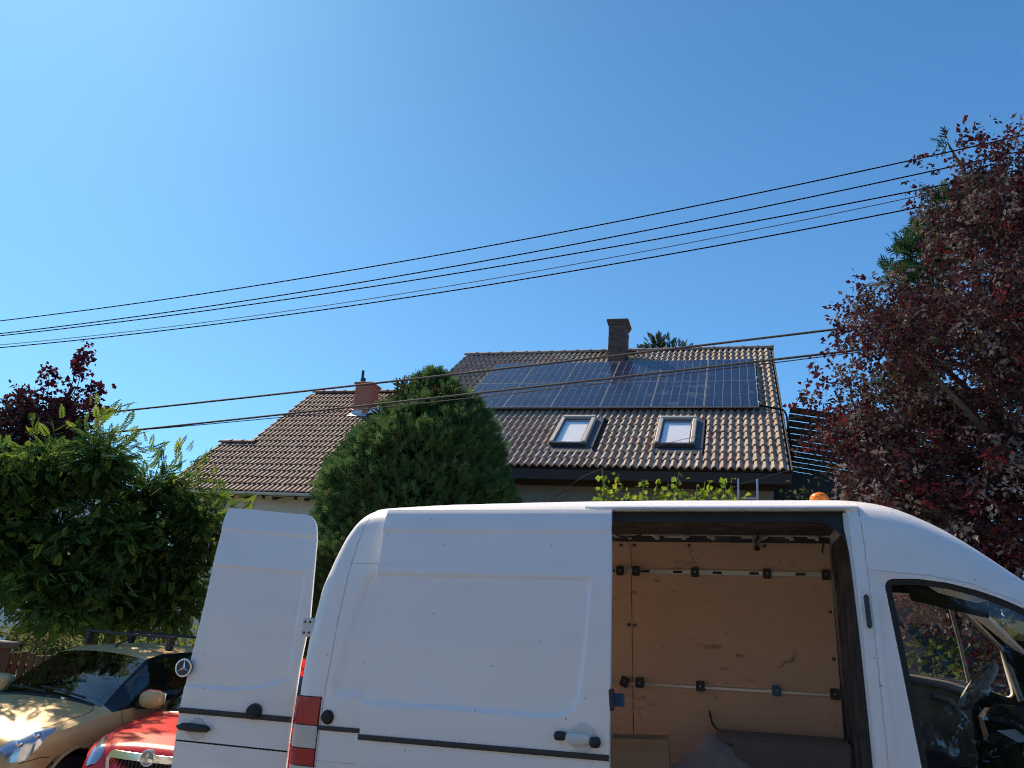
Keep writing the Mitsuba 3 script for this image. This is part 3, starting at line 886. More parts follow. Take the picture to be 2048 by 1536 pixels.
def ridge_row(parent, pl, x0, x1, s, m, pitch=.385, r=.115, h=.03):
    a = np.linspace(-.15, np.pi + .15, 12)
    n = max(1, int(round((x1 - x0) / pitch)))
    st = (x1 - x0) / n
    c = pl.p(0, s, h)
    shape = None
    for k in range(n):
        if shape is None:
            xs = [(0, r * 1.14), (.06, r * 1.16), (.062, r * 1.02), (st + .03, r * .92)]
            v = np.stack([np.stack([0 * a + x, rr * np.cos(a), rr * .85 * np.sin(a)], 1) for x, rr in xs])
            shape = P(cat([grid(v), grid(np.stack([v[0], v[0] * A([1, .8, .8])]))]), m, 40)
        obj('ridge_tile', {**shape, 'to_world': T(frame(A([x1 - st * k, c[1], c[2] - .03]), [-1.0, 0, 0.012], [0, -1.0, 0], [0.012, 0, 1.0]).tolist())}, parent)


def gable_body(pl, x0, x1, s0, s1, wall_y, drop, base=-1.5):
    """Walls under a slope and its mirror image behind the ridge."""
    r = pl.p(0, s1, -drop)
    f = pl.p(0, 0, -drop)
    k = (wall_y - r[1]) / (f[1] - r[1])
    w = r + (f - r) * k
    yb = 2 * r[1] - wall_y
    poly = [(wall_y, base), (yb, base), (yb, w[2]), (r[1], r[2]), (wall_y, w[2])]
    e = cs(poly).extrude(x1 - x0)
    return tm(e.transform(A([[0, 0, 1, x0], [1, 0, 0, 0], [0, 1, 0, 0.0]])))


def slope_board(pl, x0, x1, s0, s1, h0, h1):
    return pl.box(x0, x1, s0, s1, h0, h1, .002)


# ---- the house with the solar panels
PHI = math.radians(37.13)
PV = Plane((0, 16.62, 6.61), PHI)                                # plane of the solar glass
RT = Plane(PV.p(0, 0, -.175), PHI)                               # plane under the tiles
RT.o = PV.p(0, 0, -.175)
PXR = 0.469
house = thing('house', 'house with a mottled brown tiled roof carrying solar panels and two roof windows', 'house')
XL_, XR_, S0, S1 = -7.80, 0.95, -2.90, 4.82
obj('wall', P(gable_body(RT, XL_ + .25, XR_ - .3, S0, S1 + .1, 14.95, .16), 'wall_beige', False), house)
roof = obj('roof', P(cat([slope_board(RT, XL_ + .02, XR_ - .02, S0 + .06, S1 + .05, -.10, -.012)]), 'dark_timber', False), house)
rc = RT.p(0, S1 + .08)
BK = Plane((0, 2 * rc[1] - RT.o[1], RT.o[2]), PHI)
obj('rear_slope', P(moved(slope_board(RT, XL_ + .02, XR_ - .02, S0, S1 + .08, -.10, .03), A([[1, 0, 0, 0], [0, -1, 0, 2 * rc[1]], [0, 0, 1, 0], [0, 0, 0, 1.0]])), 'roof_tile_tone_0', False), house)
WINS = ((-3.72, -2.96, -1.98, -.49), (-1.57, -.79, -1.98, -.54))


def keep_main(x, s):
    for a, b, c, d in WINS:
        if a - .16 < x - .15 and x - .15 + .30 < b + .42 and x > a - .12 and x < b + .16 and c - .28 < s < d + .10:
            return False
    if -3.42 < x < -2.82 and s > 4.0:
        return s < 4.2
    return True


ALLT = ['roof_tile_tone_0', 'roof_tile_tone_1', 'roof_tile_tone_2']
tile_roof(roof, RT, XL_, XR_ - .02, S0, S1, keep_main, ALLT, .351, 300, lambda x, s: PXR - 6.75 < x < PXR - .1 and .25 < s < 3.2)
ridge_row(roof, RT, XL_ - .02, XR_ + .05, S1 + .10, 'roof_tile_tone_0', .385)
for x, d in ((XR_ - .01, 1), (XL_ - .02, -1)):
    obj('verge_board', P(RT.box(x, x + .03, S0, S1 + .1, -.16, .03), 'dark_timber', False), house)
e0 = RT.p(0, S0)
obj('eave_board', P(cbox(((XL_ + XR_) / 2, e0[1] + .03, e0[2] - .13), (XR_ - XL_ - .02, .03, .20), .004), 'dark_timber', False), house)
obj('soffit', P(cbox(((XL_ + XR_) / 2, (e0[1] + 14.95) / 2 + .05, e0[2] - .16), (XR_ - XL_ - .06, 14.95 - e0[1], .02), .004), 'dark_timber', False), house)
obj('wall_plate', P(cbox(((XL_ + XR_) / 2, 14.93, e0[2] - .21), (XR_ - XL_ - .6, .05, .10), .004), 'dark_timber', False), house)
for k, (a, b, c, d) in enumerate(WINS):
    fl = obj('roof_window', P(cat([RT.box(a - .04, a, c - .04, d + .05, 0, .085), RT.box(b, b + .16, c - .04, d + .06, 0, .065), RT.box(a - .06, b + .16, c - .30, c - .03, .02, .055), RT.box(a - .04, b + .12, d, d + .14, 0, .07)]), 'lead_flashing', False),
             house, 'roof window with a white blind behind the glass, nearer the right verge' if k else 'roof window with pale glass, beside the conifer')
    obj('frame', P(cat([RT.box(a, a + .085, c + .05, d - .10, .03, .155, .012), RT.box(b - .085, b, c + .05, d - .10, .03, .155, .012), RT.box(a + .0, b, d - .10, d + .01, .03, .17, .02)]), 'window_metal', 30), fl)
    obj('lower_frame', P(RT.box(a, b, c, c + .07, .03, .135, .012), 'lead_flashing', 30), fl)
    obj('sash', P(cat([RT.box(a + .087, a + .115, c + .07, d - .13, .03, .125), RT.box(b - .115, b - .087, c + .07, d - .13, .03, .125), RT.box(a + .087, b - .087, d - .17, d - .102, .03, .135), ]), 'lead_flashing', False), fl)
    obj('pane', P(grid(np.stack([np.stack([RT.p(x, s, .118) for s in (c + .07, d - .15)]) for x in (a + .1, b - .1)])), 'pane', False), fl)
    obj('blind', P(RT.box(a + .10, b - .10, c + .06, d - (.16 if not k else .17), .05, .06), 'blind_white', False), fl)

arr = thing('solar_array', 'twelve dark blue solar panels in two rows on the brown tiled roof', 'solar panels')
PW, PH = 1.134, 1.722
body_m = PV.box(0, PW, 0, PH, -.035, -.004, .002)
body_m.apply_translation(-PV.p(0, 0))
cw_, ch_ = (PW - .024 - 5 * .009) / 6, (PH - .024 - .016) / 2
cell_m = PV.box(0, cw_, 0, ch_, -.006, -.001, .0008)
cell_m.apply_translation(-PV.p(0, 0))
rim_m = cat([PV.box(0, .008, 0, PH, -.035, .002, .001), PV.box(PW - .008, PW, 0, PH, -.035, .002, .001), PV.box(.008, PW - .008, 0, .008, -.035, .002, .001), PV.box(.008, PW - .008, PH - .008, PH, -.035, .002, .001)])
rim_m.apply_translation(-PV.p(0, 0))
ply_body, ply_cell, ply_rim = P(body_m, 'solar_gap', False), P(cell_m, 'solar_cell', False), P(rim_m, 'solar_rim', False)


def shifted(shape, p):
    return {**shape, 'to_world': T().translate(A(p).tolist())}


for rw in range(2):
    for k in range(6):
        x = PXR - 1.147 * k - PW
        pk = obj('panel', shifted(ply_body, PV.p(x, rw * 1.737)), arr)
        obj('frame', shifted(ply_rim, PV.p(x, rw * 1.737)), pk)
        for i in range(6):
            for j in range(2):
                obj('cell', shifted(ply_cell, PV.p(x + .012 + i * (cw_ + .009), rw * 1.737 + .012 + j * (ch_ + .016))), pk)
for s in (.35, 1.35, 2.1, 3.1):
    obj('mounting_rail', P(PV.box(PXR - 6.95, PXR + .07, s - .02, s + .02, -.085, -.038), 'alu', False), arr)
for s in (.28, 1.5, 1.98):
    obj('end_clamp', P(PV.box(PXR + .004, PXR + .035, s - .025, s + .025, -.05, .006), 'alu', False), arr)
cb = [PV.p(PXR + .03, .12, -.03), PV.p(PXR + .2, .10, -.06), PV.p(XR_ - .1, .03, -.07), PV.p(XR_ + .03, -.03, -.08), PV.p(XR_ + .07, -.25, -.13), PV.p(XR_ + .07, -.6, -.2), PV.p(XR_ + .06, -2.2, -.24)]
obj('cable', P(tube(dense(cb, 40), .022, 8), 'wire_black', 60), arr)


def brick_stack(parent, c0, w, d, z0, z1, bm, mm, course=.075, length=.24, seed=3):
    """A chimney shaft: a mortar core with every brick of its faces in relief."""
    r = np.random.default_rng(seed)
    obj('mortar', P(cbox((c0[0], c0[1], (z0 + z1) / 2), (w - .012, d - .012, z1 - z0), .002), mm, False), parent)
    ms = []
    for i in range(int((z1 - z0) / course)):
        z = z0 + course * (i + .5)
        for ax_, half, ext in ((0, d / 2, w), (1, w / 2, d)):
            off = -(length / 2) * (i % 2)
            a = -ext / 2 + off
            while a < ext / 2 - .01:
                lo, hi = max(a, -ext / 2) + .005, min(a + length, ext / 2) - .005
                if hi - lo > .03:
                    for sg_ in (-1, 1):
                        pr = .004 + r.uniform(-.002, .004)
                        if ax_ == 0:
                            ms.append(cbox((c0[0] + (lo + hi) / 2, c0[1] + sg_ * (half - .03 + pr), z), (hi - lo, .06, course - .012), .003))
                        else:
                            ms.append(cbox((c0[0] + sg_ * (half - .03 + pr), c0[1] + (lo + hi) / 2, z), (.06, hi - lo, course - .012), .003))
                a += length
    obj('brick', P(cat(ms), bm, False), parent, kind='stuff')


ch = obj('chimney', P(cbox((-3.115, 19.98, 10.015), (.60, .74, .07), .01), 'brick_dark', False), house, 'dark brick chimney on the ridge')
brick_stack(ch, (-3.115, 19.98), .47, .62, 8.2, 9.90, 'brick_dark', 'mortar')
obj('cap_course', P(cbox((-3.115, 19.98, 9.94), (.54, .68, .08), .008), 'brick_dark', False), ch)
obj('flashing', P(cat([cbox((-3.115, 19.66, 8.66), (.56, .05, .26), .01)]), 'zinc', False), ch)

# dark lean-to with battened roof against the right gable
pg = thing('lean_to', 'dark slatted lean-to roof sloping down right of the tiled house, sky between boards', 'shed')
pdx = A([math.cos(math.radians(9)), 0, -math.sin(math.radians(9))])
for k in range(14):
    y = 14.9 + .40 * k
    a = A([.98, y, 6.02 - .022 * k])
    obj('board', P(bar(a, a + pdx * 3.6, .325, .03, (0.1, 0, 1)), 'slat_dark', False), pg)
obj('wall', P(cbox((2.55, 16.2, 2.25), (3.9, .1, 5.6), .005), 'slat_dark', False), pg)
for x in (4.4,):
    zz = 5.97 - (x - 1.05) * math.tan(math.radians(9))
    obj('beam', P(bar((x, 14.8, zz), (x, 20.0, zz - .27), .08, .12), 'slat_dark', False), pg)
for y in (14.85, 19.9):
    obj('post', P(cbox((4.4, y, 2.4), (.1, .1, 5.6), .006), 'slat_dark', False), pg)

# ladder leaning on the wall
ld = thing('ladder', 'grey metal ladder standing against the shaded wall below the tiled eave', 'ladder')
for x in (.02, .325):
    obj('stile', P(bar((x, 13.0, .4), (x, 13.35, 4.35), .03, .06, (0, -1, 0)), 'alu', False), ld)
for k in range(13):
    t_ = (4.02 - .28 * k - .4) / 3.95
    obj('rung', P(bar((.035, 13.0 + .35 * t_, .4 + 3.95 * t_), (.31, 13.0 + .35 * t_, .4 + 3.95 * t_), .03, .025), 'alu', False), ld)

# ---- the brown-roofed house on the left
PHL = math.radians(40)
LR = Plane((0, 17.0, 4.50), PHL)
house2 = thing('house', 'cream-walled house with a dark brown tiled roof in two steps and an orange chimney', 'house')
hx0, hx1 = -13.60, -8.20
obj('wall', P(gable_body(LR, hx0 + .25, hx1, 0, 6.6, 17.45, .14), 'wall_cream', False), house2)
obj('wall', P(gable_body(LR, hx0 - .80, hx0 + .26, 0, 2.75, 17.452, .14), 'wall_cream', False), house2)
roof2 = obj('roof', P(cat([LR.box(hx0 + .02, hx1, .05, 6.55, -.10, -.012), LR.box(hx0 - 1.0, hx0 + .018, .05, 2.72, -.10, -.012)]), 'dark_timber', False), house2)
r2 = LR.p(0, 6.6)
obj('rear_slope', P(moved(LR.box(hx0 + .02, hx1, 0, 6.6, -.10, .03), A([[1, 0, 0, 0], [0, -1, 0, 2 * r2[1]], [0, 0, 1, 0], [0, 0, 0, 1.0]])), 'brown_tile_tone_0', False), house2)


def keep_left(x, s):
    if x < hx0 and s > 2.75:
        return False
    return not (-11.4 < x < -10.84 and 4.8 < s < 5.6)


tile_roof(roof2, LR, hx0 - 1.05, hx1, 0, 6.6, keep_left, ['brown_tile_tone_0', 'brown_tile_tone_1'], .36, 300, seed=5, tile=LOW_TILE)
ridge_row(roof2, LR, hx0 - .06, hx1, 6.62, 'brown_tile_tone_1', .40)
ridge_row(roof2, LR, hx0 - 1.10, hx0 + .1, 2.78, 'brown_tile_tone_1', .40)
for x, s1 in ((hx0 - .03, 6.6), (hx0 - 1.08, 2.75)):
    obj('verge_board', P(LR.box(x, x + .03, 0 if s1 < 3 else 2.75, s1, -.14, .03), 'dark_timber', False), house2)
gu = LR.p(0, -.04, -.02)
a = np.linspace(np.pi, 2 * np.pi, 12)
gv = np.stack([np.stack([0 * a + x, gu[1] - .02 + .065 * np.cos(a), gu[2] + .02 + .065 * np.sin(a)], 1) for x in (hx0 - 1.1, hx1)])
obj('gutter', P(slab(gv, A([0, 0, .006])), 'zinc', 40), house2)
for x in np.arange(-14.3, -8.3, .92):
    obj('gutter_bracket', P(cbox((x, gu[1] + .06, gu[2] - .06), (.025, .12, .12), .004), 'black_plastic', False), house2)
    obj('rafter_end', P(bar((x + .25, gu[1] + .14, gu[2] - .10), (x + .25, 17.46, gu[2] + .06), .10, .09), 'dark_timber', False), house2)
obj('soffit', P(bar(((hx0 + hx1) / 2 - .5, 17.06, gu[2] - .055), ((hx0 + hx1) / 2 - .5, 17.46, gu[2] + .10), hx1 - hx0 + 1.0, .012), 'wall_cream', False), house2)
ch2 = obj('chimney', P(cbox((-11.12, 20.93, 8.62), (.64, .66, .06), .01), 'brick_orange', False), house2, 'orange brick chimney with a black flue pipe')
brick_stack(ch2, (-11.12, 20.93), .54, .56, 7.3, 8.55, 'brick_orange', 'mortar_pale', .075, .25, 9)
obj('cap_course', P(cbox((-11.12, 20.93, 8.56), (.58, .60, .05), .008), 'brick_orange', False), ch2)
obj('flue_pipe', P(cat([cyl((-11.30, 20.9, 8.6), (-11.30, 20.9, 8.86), .085, .08, 16), cyl((-11.33, 20.9, 8.84), (-11.345, 20.9, 9.12), .042, .042, 14)]), 'black_plastic', 40), ch2)
obj('flashing', P(cat([cbox((-11.22, 20.635, 7.68), (.36, .04, .16), .01), LR.box(-11.46, -10.80, 4.62, 4.80, .04, .065)]), 'zinc', False), ch2)
obj('roof_hatch', P(cat([LR.box(-10.80, -10.35, 4.60, 5.1, .03, .14, .02)]), 'lead_flashing', False), house2)
a_, b_ = np.meshgrid(np.linspace(-1, 1, 14), np.linspace(-1, 1, 14), indexing='ij')
hv = A([[LR.p(-10.58 + .2 * x, 4.85 + .22 * y, .145 + .08 * (1 - x * x) * (1 - y * y)) for y in np.linspace(-1, 1, 12)] for x in np.linspace(-1, 1, 12)])
obj('hatch_dome', P(grid(hv), 'white_plastic', True), house2, 'white domed roof light beside the orange chimney')

# ---- a third house, far left behind the trees
FL = Plane((0, 27.0, 5.2), math.radians(36))
house3 = thing('house', 'distant house behind the left purple tree, only its brown chimney showing among the leaves', 'house')
obj('wall', P(gable_body(FL, -42, -31.2, 0, 4.6, 27.5, .12), 'wall_white', False), house3)
rf3 = obj('roof', P(FL.box(-42.2, -31.0, 0, 4.6, -.08, .02), 'roof_tile_tone_2', False), house3)
obj('rear_slope', P(moved(FL.box(-42.2, -31.0, 0, 4.6, -.08, .02), A([[1, 0, 0, 0], [0, -1, 0, 2 * FL.p(0, 4.6)[1]], [0, 0, 1, 0], [0, 0, 0, 1.0]])), 'roof_tile_tone_2', False), house3)
ch3 = obj('chimney', P(cbox((-32.4, 29.6, 10.85), (1.1, 1.1, .12), .01), 'brick_dark', False), house3)
brick_stack(ch3, (-32.4, 29.6), .86, .86, 6.6, 10.8, 'brick_dark', 'mortar', .09, .3, 4)
gw = thing('garden_wall', 'white rendered garden wall at the far left edge behind the shrub', 'wall')
obj('panel', P(cbox((-19.3, 14.6, .55), (8.0, .2, 3.0), .01), 'wall_white', False), gw)
obj('coping', P(cbox((-19.3, 14.6, 2.08), (8.06, .32, .07), .01), 'brick_orange', False), gw)

# ---- across the street, behind the photographer: what the van's side and the cab window mirror
OP = Plane((0, -9.4, 6.2), math.radians(38))
house4 = thing('house', 'pale rendered house across the street behind the photographer', 'house')
mir = A([[1, 0, 0, 0], [0, -1, 0, -18.8], [0, 0, 1, 0], [0, 0, 0, 1.0]])
hb = gable_body(OP, -13.0, 2.2, 0, 5.2, -8.9, .12)
hb.apply_transform(mir)
hb.invert()
obj('wall', P(hb, 'wall_cream', False), house4)
obj('roof', P(moved(OP.box(-13.3, 2.5, -.4, 5.2, -.1, .03), mir), 'brown_tile_tone_0', False), house4)
for x in (-11.2, -8.2, -5.0, -2.0, 1.0):
    for z in (1.6, 4.3):
        w = obj('window', P(cbox((x, -9.86, z), (1.3, .14, 1.35), .01), 'white_plastic', False), house4)
        obj('glazing', P(cbox((x, -9.80, z), (1.12, .06, 1.17), .004), 'black_gloss', False), w)

# ------------------------------------------------------------------ parked cars
def car_loft(tab, L, cross=None):
    """A car skin as a loft of cross-sections: (stations, ring of half points mirrored) -> vertex grid (n, m, 3), s along the length from the nose."""
    ss = np.unique(np.concatenate([np.linspace(0, .5, 22), np.linspace(.5, 1.0, 16), np.linspace(1.0, 1.75, 26), np.linspace(1.75, L - .5, 44), np.linspace(L - .5, L, 22)]))
    f = lambda k: smooth_interp(ss, *A(tab[k]).T, 0.035)
    zt, zsh, wm, wr = f('top'), f('shoulder'), f('wide'), f('roof')
    wsh = wm - np.interp(ss, [0, .3, 1.0, L], [.02, .04, .05, .05])
    zb = np.interp(ss, [0, .25, .6, L - .4, L], [.30, .22, .20, .22, .32])
    rows = []
    for i in range(len(ss)):
        t = np.linspace(0, 1, 14)
        z1 = zb[i] + (zsh[i] - zb[i]) * t
        bul = np.interp(t, [0, .1, .35, .55, .8, .93, 1], [-.06, -.02, .0, .0, -.012, -.03, -.05])
        low = np.stack([wm[i] + bul, z1], 1)
        low[-1, 0] = wsh[i]
        q = np.linspace(0, 1, 12)[1:]
        zr = zt[i] - .045
        side = np.stack([wsh[i] + (wr[i] - wsh[i]) * q + .035 * np.sin(q * np.pi) * np.clip((zr - zsh[i]) / .4, 0, 1), zsh[i] + (zr - zsh[i]) * q], 1)
        p = np.linspace(0, 1, 16)[1:]
        th = p * np.pi / 2
        top = np.stack([wr[i] * (1 - p), zr + (zt[i] - zr) * (1 - (1 - p) ** 2.6)], 1)
        half = np.vstack([low, side, top])
        rows.append(half)
    H = A(rows)
    m = H.shape[1]
    ring = np.concatenate([H, (H * A([-1, 1]))[:, ::-1][:, 1:]], 1)
    V = np.concatenate([np.broadcast_to(ss[:, None, None], (*ring.shape[:2], 1)), ring], 2)
    return ss, V, m                                                # V[..., (s, t, z)]


def quads(V, mask):
    n, m = V.shape[:2]
    i, j = np.nonzero(mask)
    q = np.stack([i * m + j, (i + 1) * m + j, (i + 1) * m + j + 1, i * m + j + 1], -1)
    f = np.vstack([q[:, [0, 1, 2]], q[:, [0, 2, 3]]])
    t = M(V.reshape(-1, 3), f)
    t.remove_unreferenced_vertices()
    return t


class Car:
    def __init__(self, key, x, y, z, head, sc, zs, paint):
        h = A([math.cos(head), math.sin(head), 0])
        l = A([-math.sin(head), math.cos(head), 0])
        self.m = np.eye(4)
        self.m[:3, 0], self.m[:3, 1], self.m[:3, 2], self.m[:3, 3] = -h * sc, l * sc, A([0, 0, sc * zs]), [x, y, z]
        self.key, self.paint = key, paint

    def add(self, name, mesh, m, parent=None, smooth=35, label=None):
        t = moved(mesh, self.m)
        if np.linalg.det(self.m[:3, :3]) < 0:
            t.invert()
        return obj(name, P(t, m, smooth), parent or self.key, label)

    def build(self, tab, L, wheels, side_from=1.32, arch=.355, ws=(1.06, 1.70)):
        ss, V, m = car_loft(tab, L)
        self.V, self.ss = V, ss
        n, k = V.shape[:2]
        sc_ = (ss[:-1] + ss[1:]) / 2
        j = np.arange(k - 1)
        jh = np.where(j < m - 1, j, k - 2 - j)                     # half index from the sill up
        S, J = np.meshgrid(sc_, jh, indexing='ij')
        lowN, sideN = 13, 24
        wind = (S > ws[0]) & (S < ws[1]) & (J >= sideN + 0)
        rear = (S > L - .62) & (S < L - .18) & (J >= sideN + 1)
        pill = (S > ws[0] + .04) & (S < L - .75) & (J >= lowN + 1) & (J < sideN)
        glass = pill & (S > side_from) & (J >= lowN + 2) & (J < sideN - 1) & ~((S > 2.22) & (S < 2.30))
        # front edge of the side glass follows the windscreen pillar
        C = (V[:-1, :-1] + V[1:, 1:]) / 2
        arch_m = np.zeros_like(S, bool)
        for s0 in wheels:
            arch_m |= ((C[..., 0] - s0) ** 2 + (C[..., 2] - .31) ** 2 < arch ** 2) & (J < lowN)
        bodym = ~(wind | rear | pill | arch_m)
        b = quads(V, bodym)
        self.add('body', b, self.paint, smooth=40)
        self.add('windscreen', quads(V, wind), 'pane_tinted', smooth=True)
        self.add('rear_window', quads(V, rear), 'pane_tinted', smooth=True)
        for left in (0, 1):
            half = (j >= m - 1) if left else (j < m - 1)
            self.add('pillar', quads(V, pill & ~glass & half[None, :]), 'black_gloss', smooth=40)
            self.add('side_window', quads(V, glass & half[None, :]), 'pane_tinted', smooth=True)
        # inside: floor, seats, dashboard keep the glass dark
        self.add('dashboard', cbox((ws[0] + .30, 0, .88), (.5, 1.3, .16), .06), 'car_inside')
        self.add('cabin', cat([cbox((2.1, 0, .30), (2.6, 1.35, .06), .01), cbox((L - .45, 0, .65), (.06, 1.3, .5), .01)]), 'car_inside', smooth=False)
        for t in (-.36, .36):
            for s0 in (1.95, 2.75):
                self.add('seat', cat([cbox((s0, t, .52), (.5, .48, .16), .05), cbox((s0 + .27, t, .82), (.14, .46, .55), .05), cbox((s0 + .31, t, 1.18), (.09, .26, .17), .04)]), 'seat_cloth')
        self.add('steering_wheel', moved(trimesh.creation.torus(.18, .014, 28, 8), frame(A([1.58, .36, .95]), [0, 1.0, 0], [.42, 0, .9], [.9, 0, -.42])), 'car_inside', smooth=True)
        for s0 in wheels:
            for sg_ in (-1, 1):
                w = float(np.interp(s0, *A(tab['wide']).T))
                self.add('wheel_liner', tube([(s0, sg_ * (w - .28), .31), (s0, sg_ * (w - .03), .31)], [arch + .03, arch + .03], 28, False), 'black_rubber', smooth=40)
                self.add('liner_back', cyl((s0, sg_ * (w - .29), .31), (s0, sg_ * (w - .28), .31), arch + .03, None, 28), 'black_rubber', smooth=False)
                a = np.linspace(-.15, np.pi + .15, 30)
                pts = np.stack([s0 + (arch + .008) * np.cos(a), 0 * a + sg_ * (w - .006), .31 + (arch + .008) * np.sin(a)], 1)
                self.add('arch_lip', tube(pts, .016, 8), self.paint, smooth=60)
                wh = self.add('wheel', tube([(s0, sg_ * (w - .22), .30), (s0, sg_ * (w - .20), .30), (s0, sg_ * (w - .05), .30), (s0, sg_ * (w - .03), .30)], [.27, .30, .30, .27], 32), 'tyre')
                rm = [cyl((s0, sg_ * (w - .05), .30), (s0, sg_ * (w - .045), .30), .20, .19, 28)] + [bar((s0, sg_ * (w - .035), .30), (s0 + .19 * math.cos(q), sg_ * (w - .035), .30 + .19 * math.sin(q)), .045, .02, (0, 1, 0)) for q in np.arange(5) * 2 * np.pi / 5]
                self.add('rim', cat(rm), 'steel_dull', wh, smooth=30)

    def surf(self, s, q, left=True, push=0.0):
        """Point of the skin at station s and ring fraction q (0 sill .. 1 middle of the roof)."""
        m = (self.V.shape[1] + 1) // 2
        fi = np.interp(s, self.ss, np.arange(len(self.ss)))
        fj = q * (m - 1)
        i, j = int(min(fi, len(self.ss) - 2)), int(min(fj, m - 2))
        a, b = fi - i, fj - j
        V = self.V
        p = (V[i, j] * (1 - a) + V[i + 1, j] * a) * (1 - b) + (V[i, j + 1] * (1 - a) + V[i + 1, j + 1] * a) * b
        nrm = np.cross(V[i + 1, j] - V[i, j], V[i, j + 1] - V[i, j])
        nrm = nrm / (np.linalg.norm(nrm) + 1e-9)
        if nrm[1] < 0 and nrm[2] < .9:
            nrm = -nrm
        if nrm[2] < -.2:
            nrm = -nrm
        p = p + nrm * push
        return p if left else p * A([1, -1, 1])


# cars are drawn with t > 0 on their left side
ycar = thing('parked_car', 'gold compact car with a black roof rack parked behind the open rear door', 'car')
Yc = Car(ycar, -6.199, 5.342, -.249, math.radians(271.07), .929, 1.03, 'paint_gold')
YT = {'top': [(0, .52), (.04, .66), (.14, .78), (.40, .885), (.8, .965), (1.05, 1.0), (1.35, 1.21), (1.70, 1.425), (1.95, 1.478), (2.6, 1.50), (3.1, 1.475), (3.35, 1.42), (3.55, 1.12), (3.68, .9), (3.7, .7)],
      'shoulder': [(0, .46), (.06, .60), (.18, .70), (.45, .80), (.8, .885), (1.1, .925), (2.5, .975), (3.4, 1.01), (3.6, .9), (3.7, .55)],
      'wide': [(0, .50), (.05, .60), (.14, .68), (.3, .76), (.6, .825), (.9, .845), (3.0, .845), (3.45, .81), (3.6, .76), (3.7, .66)],
      'roof': [(0, .42), (.14, .54), (.4, .62), (.8, .66), (1.05, .665), (1.70, .555), (2.6, .545), (3.3, .53), (3.6, .60), (3.7, .5)]}
Yc.build(YT, 3.7, (.72, 3.08), 1.36)
rcar = thing('parked_car', 'red hatchback with a chrome-edged grille parked between the gold car and the van', 'car')
Rc = Car(rcar, -4.412, 5.627, -.243, math.radians(278.22), .94, 1.028, 'paint_red')
RTB = {'top': [(0, .56), (.04, .70), (.12, .80), (.40, .875), (.8, .93), (1.10, .965), (1.4, 1.17), (1.78, 1.38), (2.0, 1.43), (2.6, 1.455), (3.3, 1.42), (3.6, 1.33), (3.85, 1.0), (3.95, .8), (4.0, .6)],
       'shoulder': [(0, .50), (.05, .62), (.14, .70), (.45, .79), (.8, .85), (1.1, .90), (2.5, .94), (3.6, .96), (3.9, .8), (4.0, .5)],
       'wide': [(0, .52), (.05, .62), (.14, .69), (.3, .76), (.6, .81), (.9, .825), (3.3, .825), (3.7, .79), (3.9, .72), (4.0, .6)],
       'roof': [(0, .44), (.14, .54), (.4, .60), (.8, .635), (1.10, .645), (1.78, .545), (2.6, .535), (3.5, .52), (3.9, .58), (4.0, .45)]}
Rc.build(RTB, 4.0, (.78, 3.25), 1.42, ws=(1.12, 1.77))


def car_line(C, pts, r, name, m, left=True, n=30):
    p = [C.surf(s, q, left, -.001) for s, q in dense(pts, n)]
    return C.add(name, tube(p, r, 6), m, smooth=60)


def car_patch(C, st, q0, q1, push, left=True, nq=9):
    """A patch of skin: st stations with lower and upper ring fractions q0, q1."""
    rows = []
    n = len(st)
    for s, a, b in zip(st, q0, q1):
        rows.append([C.surf(s, q, left, push + .012 * math.sin(math.pi * t)) for q, t in zip(np.linspace(a, b, nq), np.linspace(0, 1, nq))])
    return grid(A(rows))


# gold car: lamps, mirrors, shut lines, wiper, rack
for lf in (True, False):
    st = np.linspace(.105, .495, 18)
    q0 = np.interp(st, [.105, .2, .235, .335, .46, .495], [.28, .256, .258, .308, .385, .450])
    q1 = np.interp(st, [.105, .15, .24, .35, .415, .46, .495], [.59, .59, .61, .62, .585, .53, .468])
    hl = Yc.add('headlight', car_patch(Yc, st, q0, q1, .010, lf), 'pane', smooth=True)
    Yc.add('reflector', car_patch(Yc, st, q0 + .004, q1 - .004, .004, lf), 'headlight_inner', hl, True)
    for s_, q_ in ((.33, .45), (.20, .42)):
        c = Yc.surf(s_, q_, lf, .012)
        Yc.add('bulb', trimesh.creation.icosphere(2, .035).apply_translation(c), 'chrome', hl, True)
    car_line(Yc, [(.495, .56), (.585, .564), (.785, .564), (.955, .615), (1.06, .667)], .004, 'bonnet_gap', 'black_rubber', lf)
    car_line(Yc, [(1.25, .40), (1.20, .333), (1.21, .282), (1.225, .231), (1.25, .12), (1.26, .04)], .004, 'door_gap', 'black_rubber', lf)
    car_line(Yc, [(.19, .25), (.33, .25), (.42, .235)], .004, 'bumper_gap', 'black_rubber', lf)
    sg_ = 1 if lf else -1
    mi_ = trimesh.creation.icosphere(3, 1.0)
    mv = mi_.vertices.copy()
    mv = np.sign(mv) * np.abs(mv) ** .8
    mi_.vertices = mv * A([.075, .135, .085]) + A([1.40, sg_ * .965, 1.045])
    mr = Yc.add('mirror', mi_, 'paint_gold', smooth=True)
    Yc.add('mirror_arm', tube([(1.40, sg_ * .80, .97), (1.40, sg_ * .90, .99)], [.03, .04], 10), 'black_plastic', mr, 60)
    Yc.add('mirror_glass', cbox((1.468, sg_ * .965, 1.045), (.012, .21, .13), .004), 'chrome', mr)
Yc.add('wiper', cat([tube([(1.07, .45, 1.03), (1.10, .10, 1.07), (1.12, -.15, 1.085)], .011, 6), tube([(1.075, -.05, 1.04), (1.10, -.35, 1.06), (1.11, -.52, 1.06)], .011, 6)]), 'black_rubber', smooth=60)
